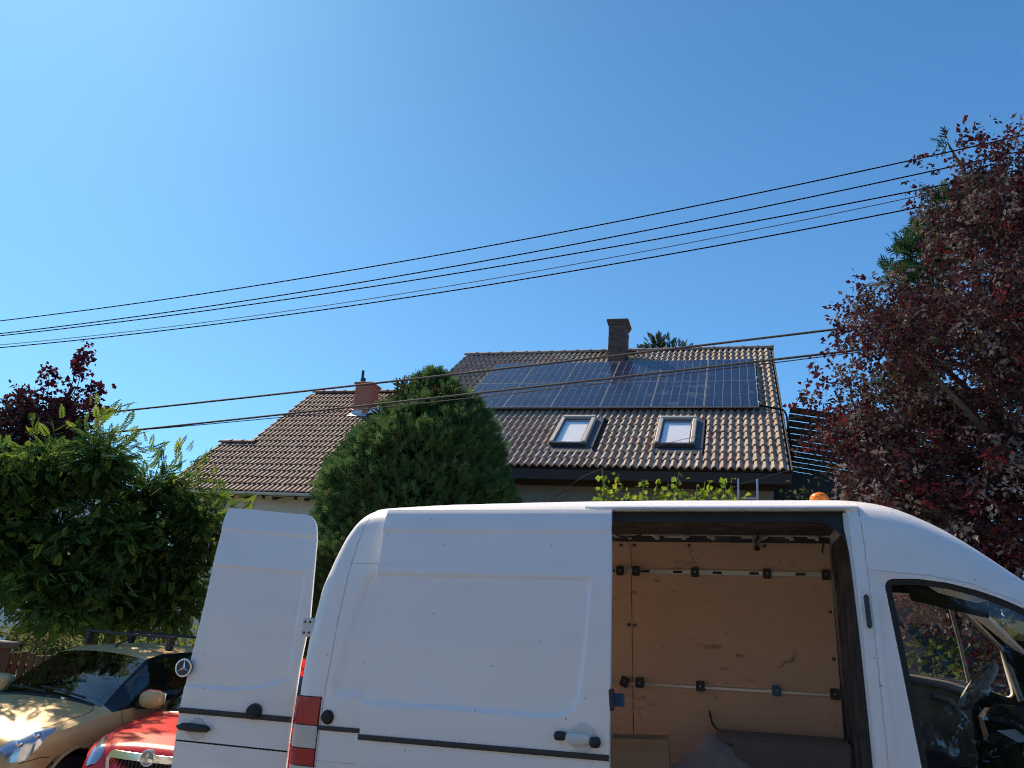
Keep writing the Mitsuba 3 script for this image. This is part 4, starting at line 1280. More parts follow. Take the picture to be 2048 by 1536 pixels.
Yc.add('cowl', grid(A([[Yc.surf(s, q, l_, .003) for q, l_ in [(x, True) for x in np.linspace(.66, 1, 10)] + [(x, False) for x in np.linspace(.99, .66, 10)]] for s in (1.03, 1.075)])), 'black_plastic', smooth=True)
Yc.add('antenna', tube([(1.86, 0.0, 1.47), (1.90, 0, 1.50), (2.1, .0, 1.56)], [.012, .01, .004], 6), 'black_plastic', smooth=60)
for s0 in (2.05, 2.75):
    rb = Yc.add('roof_rack_bar', bar((s0, -.60, 1.60), (s0, .60, 1.60), .055, .03), 'black_plastic')
    for t in (-.55, .55):
        Yc.add('rack_foot', cat([cbox((s0, t, 1.53), (.09, .05, .13), .012)]), 'black_plastic', rb)
Yc.add('sticker', cyl((1.35, .12, 1.20), (1.352, .12, 1.202), .03, None, 16), 'lens_white')
# red car: grille, badge, lamps, seams
gx = [Rc.surf(.02, q, l_, .004) for q, l_ in ((.40, True), (.40, False))]
fr_o = roundpoly([(-.37, .56), (.37, .56), (.40, .70), (.36, .765), (-.36, .765), (-.40, .70)], .03)
fr_i = roundpoly([(-.335, .585), (.335, .585), (.365, .70), (.345, .712), (-.345, .712), (-.365, .70)], .02)


def nose_plate(man, s0):
    """An outline drawn in (t, z), curved round the nose."""
    t = tm(man.refine_to_length(.04))
    v = t.vertices.copy()
    t.vertices = np.stack([s0 - v[:, 2] + .38 * (v[:, 0]) ** 2 + .10 * np.clip(v[:, 1] - .7, 0, 1), v[:, 0], v[:, 1]], 1)
    return t


gr = Rc.add('grille', nose_plate((cs(fr_o) - cs(fr_i)).extrude(.03), -.012), 'chrome', label='chrome-edged grille with upright black bars')
Rc.add('grille_mesh', nose_plate(cs(fr_i).extrude(.004), .02), 'black_plastic', gr)
for t in np.linspace(-.33, .33, 19):
    Rc.add('grille_bar', nose_plate(cs([(t - .007, .59), (t + .007, .59), (t + .007, .708), (t - .007, .708)]).extrude(.016), .014), 'black_gloss', gr)
FB = frame(A([-.030, 0, .742]), [0, 1.0, 0], [0, 0, 1.0], [-1.0, 0, 0])
bd = Rc.add('badge', moved(tube([(0, 0, -.02), (0, 0, .0), (0, 0, .008)], [.062, .062, .055], 32), FB), 'trim_grey', label='round badge with a winged arrow in relief')
Rc.add('badge_ring', moved(trimesh.creation.torus(.058, .007, 36, 8), FB @ frame(A([0, 0, .008]), [1, 0, 0], [0, 1, 0], [0, 0, 1])), 'chrome', bd, True)
wg = [[(-.045, -.006), (.01, -.006), (.01, -.02), (.045, 0.0), (.01, .02), (.01, .006), (-.03, .006)], [(-.035, .012), (-.005, .012), (-.02, .04), (-.03, .036)], [(-.012, .014), (.006, .024), (-.006, .044), (-.016, .04)]]
Rc.add('badge_mark', moved(cat([tm(cs(w).extrude(.006)) for w in [x if sg.Polygon(x).exterior.is_ccw else x[::-1] for x in wg]]), FB @ frame(A([0, 0, .008]), [0, 1, 0], [-1, 0, 0], [0, 0, 1])), 'chrome', bd, False)
for lf in (True, False):
    st = np.linspace(.05, .385, 16)
    q0 = np.interp(st, [.05, .065, .12, .305, .385], [.33, .333, .43, .436, .48])
    q1 = np.interp(st, [.05, .075, .155, .3, .385], [.55, .641, .641, .56, .495])
    hl = Rc.add('headlight', car_patch(Rc, st, q0, q1, .010, lf), 'pane', smooth=True)
    Rc.add('reflector', car_patch(Rc, st, q0 + .004, q1 - .004, .004, lf), 'headlight_inner', hl, True)
    car_line(Rc, [(.06, .58), (.3, .60), (.7, .62), (1.08, .63)], .005, 'bonnet_crease', 'paint_red', lf)
    car_line(Rc, [(.40, .49), (.8, .45), (1.10, .44)], .004, 'bonnet_gap', 'black_rubber', lf)
    car_line(Rc, [(.06, .22), (.3, .22), (.45, .24)], .004, 'bumper_gap', 'black_rubber', lf)
    sg_ = 1 if lf else -1
    mi_ = trimesh.creation.icosphere(3, 1.0)
    mi_.vertices = np.sign(mi_.vertices) * np.abs(mi_.vertices) ** .8 * A([.07, .13, .08]) + A([1.45, sg_ * .945, 1.02])
    Rc.add('mirror', mi_, 'paint_red', smooth=True)

# ------------------------------------------------------------------ plants
def leaf_mesh(pos, axis, normal, size, color, templ, col_jit=.25, seed=1):
    """Copies of a template leaf (points x across, y along, z off, in units of its length) at every position."""
    tv, tf = templ
    n, k = len(pos), len(tv)
    ax_ = axis / (np.linalg.norm(axis, axis=1, keepdims=True) + 1e-9)
    nm = normal - ax_ * (normal * ax_).sum(1, keepdims=True)
    nm /= np.linalg.norm(nm, axis=1, keepdims=True) + 1e-9
    sd = np.cross(ax_, nm)
    v = pos[:, None] + size[:, None, None] * (tv[None, :, :1] * sd[:, None] + tv[None, :, 1:2] * ax_[:, None] + tv[None, :, 2:] * nm[:, None])
    f = tf[None] + (np.arange(n) * k)[:, None, None]
    c = np.broadcast_to(color[:, None, :], (n, k, 3))
    return M(v.reshape(-1, 3), f.reshape(-1, 3)), c.reshape(-1, 3)


FOLDED = (A([[0, 0, 0], [.30, .42, .10], [0, .45, 0], [-.30, .42, .10], [0, 1.0, -.12]]), A([[0, 1, 2], [0, 2, 3], [2, 1, 4], [2, 4, 3]]))


def pinnate(nl=5, w=.11):
    v, f = [], []
    for k in range(nl):
        y = .22 + .72 * k / nl
        ln = .34 * (1 - .45 * abs(k / nl - .35))
        for sgn in (-1, 1):
            a = math.radians(58 - 22 * k / nl)
            d = A([sgn * math.sin(a), math.cos(a), -.18])
            p = A([-sgn * math.cos(a), math.sin(a), 0]) * w * .9
            o = A([0, y, 0.0])
            b = len(v)
            v += [o, o + d * ln * .5 + p * .8 + A([0, 0, .03]), o + d * ln, o + d * ln * .5 - p * .8 + A([0, 0, .03])]
            f += [[b, b + 1, b + 2], [b, b + 2, b + 3]]
    b = len(v)
    v += [A([0, .9, 0]), A([.09, 1.06, 0]), A([0, 1.25, -.06]), A([-.09, 1.06, 0])]
    f += [[b, b + 1, b + 2], [b, b + 2, b + 3]]
    return A(v), A(f)


def feather(n=7):
    """A flat spray of scale leaves, as a fan of narrow blades."""
    v, f = [], []
    for k in range(n):
        y = .05 + .75 * k / n
        sgn = -1 if k % 2 else 1
        a = math.radians(48 - 30 * k / n)
        d = A([sgn * math.sin(a), math.cos(a), .10 * ((k * 7) % 3 - 1)])
        ln = .52 * (1 - .55 * k / n)
        p = A([d[1], -d[0], 0]) * .055
        b = len(v)
        v += [A([0, y, 0]) - p, A([0, y, 0]) + p, A([0, y, 0]) + d * ln + p * .7, A([0, y, 0]) + d * ln * 1.12]
        f += [[b, b + 1, b + 2], [b, b + 2, b + 3]]
    b = len(v)
    v += [A([-.05, 0, 0]), A([.05, 0, 0]), A([.0, 1.0, 0])]
    f += [[b, b + 1, b + 2]]
    return A(v), A(f)


def unit(r, n):
    v = r.normal(size=(n, 3))
    return v / np.linalg.norm(v, axis=1, keepdims=True)


def clump_points(r, clumps, n, shell=.35):
    """Points in ellipsoids (x, y, z, rx, ry, rz), thicker towards their skins."""
    c = A(clumps, float)
    w = (c[:, 3] * c[:, 4] * c[:, 5]) ** (2 / 3)
    k = r.choice(len(c), n, p=w / w.sum())
    d = unit(r, n)
    rad = (1 - shell * r.random(n) ** 1.3)[:, None] * r.uniform(.75, 1.12, n)[:, None]
    p = c[k, :3] + d * rad * c[k, 3:]
    return p, d, c[k]


def palette(r, n, cols, w, jit=.22):
    c = A(cols)[r.choice(len(cols), n, p=A(w) / sum(w))]
    return c * r.uniform(1 - jit, 1 + jit, (n, 1))


def branches(r, root, tips, r0=.09, bend=.25, lift=.5):
    """Limbs from a trunk to the clumps."""
    ms = []
    for t in tips:
        a, b = A(root, float), A(t, float)
        mid = (a + b) / 2 + A([r.normal(0, bend * .5), r.normal(0, bend * .5), lift * bend])
        s = np.linspace(0, 1, 9)[:, None]
        p = (1 - s) ** 2 * a + 2 * s * (1 - s) * mid + s ** 2 * b
        L = np.linalg.norm(b - a)
        ms.append(tube(p, np.linspace(r0 * min(1, .3 + L * .2), .008, 9), 6))
        for q in range(4):
            k = r.integers(3, 9)
            e = p[k] + unit(r, 1)[0] * r.uniform(.25, .6)
            ms.append(tube(np.linspace(p[k], e, 4) + r.normal(0, .015, (4, 3)), np.linspace(.012, .004, 4), 4))
    return cat(ms)


def twig_leaves(r, pts, outward, per, spread, size, cols, w, templ, droop=.25, up=.5, jit=.3):
    """Clusters of leaves set along short twigs at pts."""
    n = len(pts)
    d = outward + .7 * unit(r, n) + A([0, 0, -droop])
    d /= np.linalg.norm(d, axis=1, keepdims=True)
    t = np.repeat(np.arange(n), per)
    u = r.random(len(t))
    pos = pts[t] + d[t] * (u * spread)[:, None] + r.normal(0, spread * .16, (len(t), 3))
    ax_ = d[t] * .6 + unit(r, len(t)) * .9 + A([0, 0, -droop])
    nm = A([0, 0, up]) + unit(r, len(t)) * .75
    base = palette(r, n, cols, w, .2)[t]
    return leaf_mesh(pos, ax_, nm, r.uniform(1 - jit, 1 + jit, len(t)) * size, base * r.uniform(.8, 1.2, (len(t), 1)), templ)


def plant(key, name, mesh_col, m, **kw):
    mesh, col = mesh_col
    return obj(name, P(mesh, m, False, color=col, **kw), key, kind='stuff')


def trunk(key, pts, r0, r1, name='trunk', m='bark'):
    p = dense(pts, 12)
    return obj(name, P(tube(p, np.linspace(r0, r1, len(p)), 12), m, 60), key)


# ---- conifer in front of the houses
r = np.random.default_rng(11)
con = thing('conifer', 'dense rounded dark green conifer between the two houses behind the van', 'tree')
CX, CY = -4.55, 10.55
hz = A([.6, 1.2, 2.0, 2.85, 3.46, 4.25, 4.6, 4.9, 5.1, 5.25, 5.36])
hr = A([1.35, 1.5, 1.54, 1.52, 1.42, 1.04, .76, .50, .29, .14, .03])
trunk(con, [(CX, CY, -.2), (CX, CY, 4.9)], .16, .03)
n = 19000
z = r.uniform(.3, 5.36, n)
z = np.where(r.random(n) < np.interp(z, hz, hr) / 1.6 + .15, z, r.uniform(.3, 3.6, n))
th = r.uniform(0, 2 * np.pi, n)
lump = meshkit.fbm(np.stack([np.cos(th) * 2.2, np.sin(th) * 2.2, z * 1.7], 1), 3, 5)
lump2 = meshkit.fbm(np.stack([np.cos(th) * 6, np.sin(th) * 6, z * 4.5], 1), 2, 8)
rad = np.interp(z, hz, hr) * (.84 + .26 * lump) + .62 * np.minimum(1, .35 + z * .1) * (lump2 - .5) - .20 * r.random(n) ** 2
rad = np.maximum(rad, .05)
outd = np.stack([np.cos(th), np.sin(th), 0 * th], 1)
pos = A([CX, CY, 0]) + outd * rad[:, None] * A([1.0, .95, 0]) + np.stack([0 * z, 0 * z, z], 1)
pos[:, 0] += .16 * step(3.6, 4.5, z) * (1 - .7 * step(4.8, 5.3, z))
axd = outd * .75 + A([0, 0, .65]) + .55 * unit(r, n)
nmd = outd * .5 + A([0, 0, .5]) + .7 * unit(r, n)
cc = palette(r, n, [(.082, .165, .062), (.060, .130, .054), (.115, .195, .065), (.17, .155, .075)], [5, 4, 2, .22], .22)
plant(con, 'foliage', leaf_mesh(pos, axd, nmd, r.uniform(.11, .21, n), cc, feather()), 'leaf_conifer')
# dead inner twigs close the crown
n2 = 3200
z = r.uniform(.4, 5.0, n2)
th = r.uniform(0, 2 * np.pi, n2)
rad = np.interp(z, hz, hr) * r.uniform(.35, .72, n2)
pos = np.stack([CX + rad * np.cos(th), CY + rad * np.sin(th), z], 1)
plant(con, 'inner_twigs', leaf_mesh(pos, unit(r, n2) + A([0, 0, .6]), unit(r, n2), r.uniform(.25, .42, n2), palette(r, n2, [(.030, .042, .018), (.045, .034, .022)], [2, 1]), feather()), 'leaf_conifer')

# ---- purple-leaved tree at the right
r = np.random.default_rng(21)
plum = thing('purple_tree', 'tall purple-leaved tree rising behind the cab of the van at the right edge', 'tree')
PY = 8.15
PC = [(2.72, 6.78, .40, .5, .34), (3.4, 6.72, .6, .6, .42), (4.5, 6.8, .8, .8, .6), (2.35, 6.45, .32, .4, .30), (3.0, 6.3, .6, .7, .5), (4.0, 6.2, .8, .9, .7), (5.2, 6.3, .8, .9, .8),
      (2.5, 5.85, .42, .55, .38), (3.2, 5.5, .7, .9, .6), (4.4, 5.3, .9, 1.0, .8), (2.0, 5.30, .42, .6, .36), (1.50, 5.12, .34, .45, .26), (2.4, 4.85, .6, .9, .5), (1.5, 4.70, .5, .7, .4), (3.4, 4.6, .8, 1.1, .7), (4.7, 4.2, .9, 1.1, .8),
      (1.28, 4.25, .46, .7, .36), (2.1, 4.1, .6, .9, .5), (3.0, 3.8, .75, 1.0, .6), (1.15, 3.86, .42, .6, .28), (1.5, 3.5, .5, .75, .36), (2.3, 3.3, .7, 1.0, .5), (3.4, 3.0, .85, 1.0, .6), (4.7, 3.0, .9, 1.0, .8), (2.6, 2.65, .7, .9, .45), (3.5, 2.3, .8, .9, .5), (1.9, 2.9, .5, .8, .4), (1.9, 2.3, .5, .7, .4), (2.5, 1.9, .6, .7, .45), (3.2, 1.8, .6, .7, .4), (4.2, 2.0, .7, .8, .6), (1.3, 3.1, .4, .6, .3)]
PC = [(x, PY + r.normal(0, .25), z, a, b, c) for x, z, a, b, c in PC]
trunk(plum, [(3.7, PY + .2, -.1), (3.65, PY + .15, 1.4), (3.85, PY + .1, 2.6), (3.8, PY, 4.2), (3.9, PY, 6.6)], .15, .03)
obj('limbs', P(branches(r, (3.75, PY + .1, 1.9), [c[:3] for c in PC], .09, .5), 'bark', 60), plum, kind='stuff')
pts, od, ck = clump_points(r, PC, 6600, .9)
PURP = [(.085, .036, .042), (.060, .030, .038), (.15, .030, .034), (.095, .062, .056), (.22, .19, .185)]
plant(plum, 'leaves', twig_leaves(r, pts, od, 15, .22, .056, PURP, [3.4, 2.4, 1.3, 3.4, 3.4], FOLDED, .25, .6), 'leaf_purple')
pts, od, _ = clump_points(r, [(c[0] + .35, c[1] + .75, c[2], c[3], c[4] * .7, c[5]) for c in PC], 2600, .9)
plant(plum, 'inner_leaves', twig_leaves(r, pts, od, 10, .24, .066, PURP, [4, 3, 1, 3, .6], FOLDED, .25, .6), 'leaf_purple')
sp_pts, sd_ = [], []
for x, z, dx, dz in ((2.4, 6.98, -.4, .4), (2.18, 6.85, -.9, .1), (2.1, 6.5, -.9, .1), (1.45, 5.25, -.6, .5), (1.2, 5.05, -.9, .1), (1.15, 4.72, -1, .0), (.95, 4.35, -.8, .3), (.85, 4.1, -1, .0), (.92, 3.75, -.9, -.3), (1.2, 3.45, -.7, -.5), (2.55, 7.0, -.1, .5), (2.9, 7.0, 0, .5)):
    for k in range(10):
        sp_pts.append((x + dx * .035 * k * .8 + r.normal(0, .03), PY + r.normal(0, .15), z + dz * .035 * k * .8 + r.normal(0, .03)))
        sd_.append((dx, r.normal(0, .4), dz))
plant(plum, 'leaves', twig_leaves(r, A(sp_pts), A(sd_), 4, .10, .062, PURP, [4, 2, 3, 1, .5], FOLDED, .2, .5), 'leaf_purple')

# ---- green tree left, over the gold car
r = np.random.default_rng(31)
gt = thing('green_tree', 'spreading green tree with feathered leaves over the gold car at the left', 'tree')
GY = 10.2
GC = [(-11.9, 3.35, .9, .9, .65), (-11.0, 3.55, .8, .9, .6), (-10.25, 3.95, .55, .7, .5), (-9.75, 3.75, .5, .7, .42), (-9.2, 3.35, .6, .8, .5), (-8.55, 3.30, .48, .6, .42), (-8.0, 3.05, .42, .6, .36), (-7.75, 2.75, .38, .6, .4), (-12.2, 2.4, .8, .9, .6), (-11.2, 2.4, .9, 1.1, .8), (-10.2, 2.7, .9, 1.1, .8),
      (-9.2, 2.5, .8, 1.0, .7), (-8.3, 2.35, .6, .8, .6), (-7.95, 2.0, .42, .6, .5), (-10.6, 1.75, .8, 1.0, .42), (-9.6, 1.8, .8, 1.0, .5), (-8.6, 1.75, .6, .8, .5), (-8.0, 1.55, .42, .6, .36), (-11.3, 1.7, .6, .8, .3), (-10.0, 1.35, .6, .7, .28), (-9.2, 1.40, .55, .7, .28), (-8.5, 1.42, .4, .6, .25)]
GK = .745
GY = 7.6
KF = lambda x: np.interp(x, [-9.9, -8.9], [GK, .88])
GC = [(x * KF(x), 10.2 * KF(x) + r.normal(0, .2), (z - 1.62) * KF(x) + 1.62, a * KF(x), b * KF(x), c * KF(x)) for x, z, a, b, c in GC]
GC += [(-8.9, 7.2, 3.02, .6, .5, .34), (-8.5, 6.95, 2.95, .55, .5, .36), (-9.3, 7.3, 2.7, .6, .5, .5)]
trunk(gt, [(-8.25, 9.0, -.5), (-8.28, 8.98, .9), (-8.0, 8.3, 2.2)], .12, .05)
trunk(gt, [(-8.1, 9.1, -.5), (-8.03, 9.0, .9), (-7.3, 8.2, 2.3)], .07, .03)
obj('limbs', P(branches(r, (-8.26, 8.95, 1.25), [c[:3] for c in GC], .06, .3), 'bark', 60), gt, kind='stuff')
pts, od, ck = clump_points(r, GC, 9000, .85)
PIN = pinnate()
hi = step(.1, .9, od[:, 2])[:, None]
d = od * .8 + .6 * unit(r, len(pts)) + A([0, 0, -.35])
cc = palette(r, len(pts), [(.095, .18, .042), (.07, .145, .042), (.14, .225, .046), (.21, .28, .05)], [5, 4, 2.4, .9], .22)
plant(gt, 'leaves', leaf_mesh(pts, d, A([0, 0, .8]) + .7 * unit(r, len(pts)), r.uniform(.11, .19, len(pts)), cc, PIN), 'leaf_green')
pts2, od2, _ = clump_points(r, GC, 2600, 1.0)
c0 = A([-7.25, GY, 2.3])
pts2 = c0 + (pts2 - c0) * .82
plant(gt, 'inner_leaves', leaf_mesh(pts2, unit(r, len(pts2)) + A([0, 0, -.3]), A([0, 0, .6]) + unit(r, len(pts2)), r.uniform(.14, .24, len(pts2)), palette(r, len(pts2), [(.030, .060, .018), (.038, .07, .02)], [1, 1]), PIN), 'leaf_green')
# bright young shoots reaching out
shoots = []
for x, z, dx, dz in ((-10.15, 4.35, 0, 1), (-9.95, 4.30, .3, .9), (-9.7, 4.1, .5, .7), (-8.95, 3.72, .2, .9), (-8.45, 3.72, .3, .8), (-8.15, 3.65, .6, .6), (-7.95, 3.42, .7, .4), (-7.7, 3.28, .9, .1), (-7.45, 3.22, .9, 0), (-7.62, 2.95, .8, -.1), (-7.30, 3.0, .9, .2), (-7.2, 2.88, .9, -.05), (-7.6, 2.55, .6, -.2), (-8.95, 2.3, .2, .2), (-9.05, 2.6, .1, .4), (-8.9, 2.05, .2, .1), (-8.6, 2.5, .3, .1), (-8.75, 2.75, .1, .4), (-8.3, 2.2, .3, -.1), (-9.0, 1.9, 0, -.2), (-10.9, 2.9, -.2, .3), (-11.6, 2.6, -.2, .1), (-11.4, 4.1, -.2, .8), (-10.9, 4.1, .1, .8)):
    for k in range(7):
        shoots.append(((x + dx * .05 * k) * KF(x) + r.normal(0, .025), (10.2 * KF(x)) - .2 + r.normal(0, .12), (z - 1.62 + dz * .05 * k) * KF(x) + 1.62 + r.normal(0, .025), dx, dz))
sh = A(shoots)
plant(gt, 'young_leaves', leaf_mesh(sh[:, :3], np.stack([sh[:, 3], r.normal(0, .5, len(sh)), sh[:, 4]], 1) + .5 * unit(r, len(sh)), A([0, -.2, .8]) + .6 * unit(r, len(sh)), r.uniform(.13, .22, len(sh)), palette(r, len(sh), [(.20, .29, .04), (.28, .33, .04), (.14, .23, .04)], [3, 1, 3]), PIN), 'leaf_green')

# ---- purple tree behind it
r = np.random.default_rng(41)
pt2 = thing('purple_tree', 'smaller purple-leaved tree with bare-looking upright shoots behind the green tree at the left', 'tree')
QY, QK = 8.25, .625
QC = [(-15.6, 4.8, .8, .8, .6), (-14.8, 5.0, .7, .8, .6), (-14.0, 4.9, .55, .7, .5), (-16.6, 4.6, .8, .8, .6), (-15.2, 5.5, .42, .5, .42), (-14.35, 5.5, .42, .5, .4), (-15.9, 5.5, .35, .4, .4), (-15.0, 4.1, 1.2, 1.0, .6)]
QZ = lambda z: (z - 1.62) * QK + 1.62
QC = [(x * QK, QY + r.normal(0, .1), QZ(z), a * QK, b * QK, c * QK) for x, z, a, b, c in QC]
trunk(pt2, [(-9.3, QY, -.6), (-9.3, QY, 2.0), (-9.25, QY, 3.4)], .09, .03)
qs = [((-14.6, QY, 4.6), (-14.35, QY, 6.9)), ((-14.8, QY, 4.6), (-15.05, QY, 6.35)), ((-14.3, QY, 4.5), (-13.62, QY, 6.1)), ((-14.2, QY, 4.5), (-13.45, QY, 5.55)), ((-15.3, QY, 4.6), (-15.75, QY, 6.05)), ((-14.5, QY, 4.6), (-14.2, QY, 6.75))]
qs = [((a[0] * QK, QY, QZ(a[2])), (b[0] * QK, QY, QZ(b[2]))) for a, b in qs]
obj('limbs', P(cat([branches(r, (-9.3, QY, 2.2), [c[:3] for c in QC], .04, .2)] + [tube(np.linspace(a, b, 8) + r.normal(0, .02, (8, 3)), np.linspace(.013, .004, 8), 5) for a, b in qs]), 'bark', 60), pt2, kind='stuff')
pts, od, _ = clump_points(r, QC, 1500, .9)
plant(pt2, 'leaves', twig_leaves(r, pts, od, 9, .14, .060, PURP, [4, 2, 2.5, 2.5, 1.2], FOLDED, .2, .6), 'leaf_purple')
sp_pts, sd_ = [], []
for a, b in qs:
    a, b = A(a), A(b)
    for t in r.uniform(.35, 1.03, 30):
        sp_pts.append(a + (b - a) * t + r.normal(0, .047, 3) * A([1, 1, .6]))
        sd_.append(unit(r, 1)[0] + A([0, 0, .4]))
for (x, z) in ((-14.35, 6.95), (-14.2, 6.85), (-14.1, 6.6), (-14.5, 6.7), (-15.1, 6.4), (-15.25, 6.3), (-13.6, 6.15), (-13.75, 5.95), (-13.35, 5.6), (-13.5, 5.45)):
    for k in range(9):
        sp_pts.append(A([x * QK, QY, QZ(z)]) + r.normal(0, .063, 3))
        sd_.append(unit(r, 1)[0])
plant(pt2, 'leaves', twig_leaves(r, A(sp_pts), A(sd_), 4, .08, .066, [(.13, .03, .045), (.09, .026, .04), (.20, .03, .045)], [3, 2, 1.5], (FOLDED[0] * A([1.35, 1, 1]), FOLDED[1]), .1, .4), 'leaf_purple')

# ---- dark pine behind the purple tree, and a tree beyond the ridge
r = np.random.default_rng(51)
pine = thing('pine_tree', 'dark green pine showing through behind the tall purple tree at the right', 'tree')
trunk(pine, [(6.0, 20.5, -.2), (6.0, 20.5, 14.8)], .28, .05)
NC = []
for z in np.arange(6.5, 14.0, .75):
    rr = np.interp(z, [6.5, 11, 12.2, 13.2, 15], [2.3, 1.9, 1.2, .6, .3])
    for k in range(7):
        a = r.uniform(0, 2 * np.pi)
        NC.append((6.0 + rr * math.cos(a) * r.uniform(.6, 1.05), 20.5 + rr * math.sin(a), z + r.normal(0, .2), .55, .55, .38))
NC += [(3.95, 19.5, 10.95, .42, .4, .35), (4.15, 19.5, 10.25, .45, .4, .4), (4.55, 19.5, 11.85, .42, .4, .4), (4.9, 19.5, 12.3, .4, .4, .4), (4.35, 19.5, 11.5, .45, .5, .35), (4.05, 19.5, 11.55, .25, .3, .22), (4.6, 19.5, 12.1, .3, .4, .35), (4.3, 19.5, 10.7, .45, .5, .4), (5.4, 19.5, 14.7, .14, .2, .45)]
obj('limbs', P(cat([tube([(6.0, 20.5, c[2] - .3), c[:3]], [.05, .015], 5) for c in NC]), 'bark', 60), pine, kind='stuff')
pts, od, _ = clump_points(r, NC, 4200, 1.0)
plant(pine, 'needles', leaf_mesh(pts, od + A([0, 0, .6]) + .6 * unit(r, len(pts)), unit(r, len(pts)), r.uniform(.28, .5, len(pts)), palette(r, len(pts), [(.035, .078, .040), (.05, .095, .042), (.085, .115, .04)], [4, 3, 1]), feather()), 'leaf_conifer')
bt = thing('round_tree', 'dark round tree crown standing behind the ridge beside the dark chimney', 'tree')
trunk(bt, [(-2.8, 30.5, 0), (-2.8, 30.5, 12.0)], .25, .08)
BC = [(-2.9, 30.5, 12.9, .8, .8, .75), (-3.5, 30.5, 12.7, .55, .6, .6), (-2.2, 30.5, 12.8, .45, .6, .55), (-1.85, 30.5, 12.7, .35, .5, .35), (-2.7, 30.5, 11.8, 1.3, 1.3, 1.0), (-3.1, 30.5, 13.5, .35, .4, .25)]
obj('limbs', P(branches(r, (-2.8, 30.5, 10.5), [c[:3] for c in BC], .08, .3), 'bark', 60), bt, kind='stuff')
pts, od, _ = clump_points(r, BC, 1300, 1.0)
plant(bt, 'leaves', leaf_mesh(pts, od + .7 * unit(r, len(pts)) + A([0, 0, .4]), unit(r, len(pts)), r.uniform(.22, .4, len(pts)), palette(r, len(pts), [(.030, .052, .030), (.045, .065, .03)], [3, 2]), PIN), 'leaf_green')

# ---- vine shoots behind the van roof
r = np.random.default_rng(61)
vine = thing('vine', 'row of bright yellow-green climbing shoots in front of the shaded wall behind the van roof', 'plant')
vp, va, stems = [], [], []
for x, z in ((-1.46, 3.44), (-1.30, 3.43), (-1.42, 3.28), (-1.2, 3.25), (-1.0, 3.34), (-.98, 3.24), (-.85, 3.35), (-.72, 3.30), (-.60, 3.41), (-.58, 3.28), (-.42, 3.32), (-.34, 3.35), (-.22, 3.27), (-.12, 3.33), (-.05, 3.28), (-1.1, 3.15), (-.8, 3.18), (-.5, 3.2), (-.25, 3.18), (-1.35, 3.15), (.02, 3.2)):
    y = 8.6 + r.normal(0, .15)
    st = dense([(x + r.normal(0, .1), y, 2.3), (x + r.normal(0, .05), y, (z + 2.3) / 2), (x, y, z)], 8)
    stems.append(tube(st, .006, 5))
    k = r.integers(20, 32)
    t = r.beta(4, 1.2, k)
    b = np.stack([np.interp(t, np.linspace(0, 1, 8), st[:, q]) for q in range(3)], 1)
    vp.append(b + r.normal(0, .035, b.shape))
    va.append(unit(r, k) + A([0, 0, -.2]))
obj('stems', P(cat(stems), mat('stem_green', (.10, .13, .04), .7), 60), vine, kind='stuff')
vp, va = np.vstack(vp), np.vstack(va)
plant(vine, 'leaves', leaf_mesh(vp, va, A([-.5, .3, .5]) + .7 * unit(r, len(vp)), r.uniform(.045, .085, len(vp)), palette(r, len(vp), [(.27, .38, .05), (.19, .31, .05), (.38, .43, .05)], [3, 3, 1]), (FOLDED[0] * A([1.5, 1, 1]), FOLDED[1])), 'leaf_green')
sm = thing('small_shrub', 'small sparse shrub left of the orange beacon beyond the van roof', 'plant')
vp = A([.72, 9.2, 3.2]) + r.normal(0, 1, (160, 3)) * A([.16, .15, .12])
plant(sm, 'leaves', leaf_mesh(vp, unit(r, 160), A([0, 0, .6]) + .7 * unit(r, 160), r.uniform(.04, .07, 160), palette(r, 160, [(.10, .12, .03), (.16, .15, .05), (.06, .09, .03)], [2, 1, 2]), FOLDED), 'leaf_green')
obj('stems', P(cat([tube(dense([(.7, 9.2, 0.1), (.72 + r.normal(0, .05), 9.2, 2.0), (.72 + r.normal(0, .12), 9.2, 3.2)], 8), .008, 5) for _ in range(5)]), 'stem_green', 60), sm, kind='stuff')

# ---- fence, gate pillar, hedge and shrubs at the lower left
fence = thing('picket_fence', 'brown wooden picket fence behind the bonnet of the gold car', 'fence')
for k in range(26):
    x = -11.2 + .145 * k
    h = .93 + .02 * math.sin(k * 1.7)
    obj('picket', P(cbox((x, 9.62, h / 2 - .2), (.10, .022, h + .1), .004), 'fence_wood', False), fence)
for z in (.05, .58):
    obj('rail', P(cbox((-9.4, 9.65, z), (3.7, .035, .07), .004), 'fence_wood', False), fence)
gp = thing('gate_pillar', 'squat rendered gate pillar with a pale capstone at the left edge', 'pillar')
mat('pillar_brown', mikit.proc(render_wall((0.26, 0.18, 0.13))), 0.9)
obj('shaft', P(cbox((-10.42, 9.3, .16), (.46, .42, 1.36), .01), 'pillar_brown', False), gp)
obj('cap', P(cbox((-10.42, 9.3, .88), (.58, .54, .09), .02), 'concrete', False), gp)
r = np.random.default_rng(71)
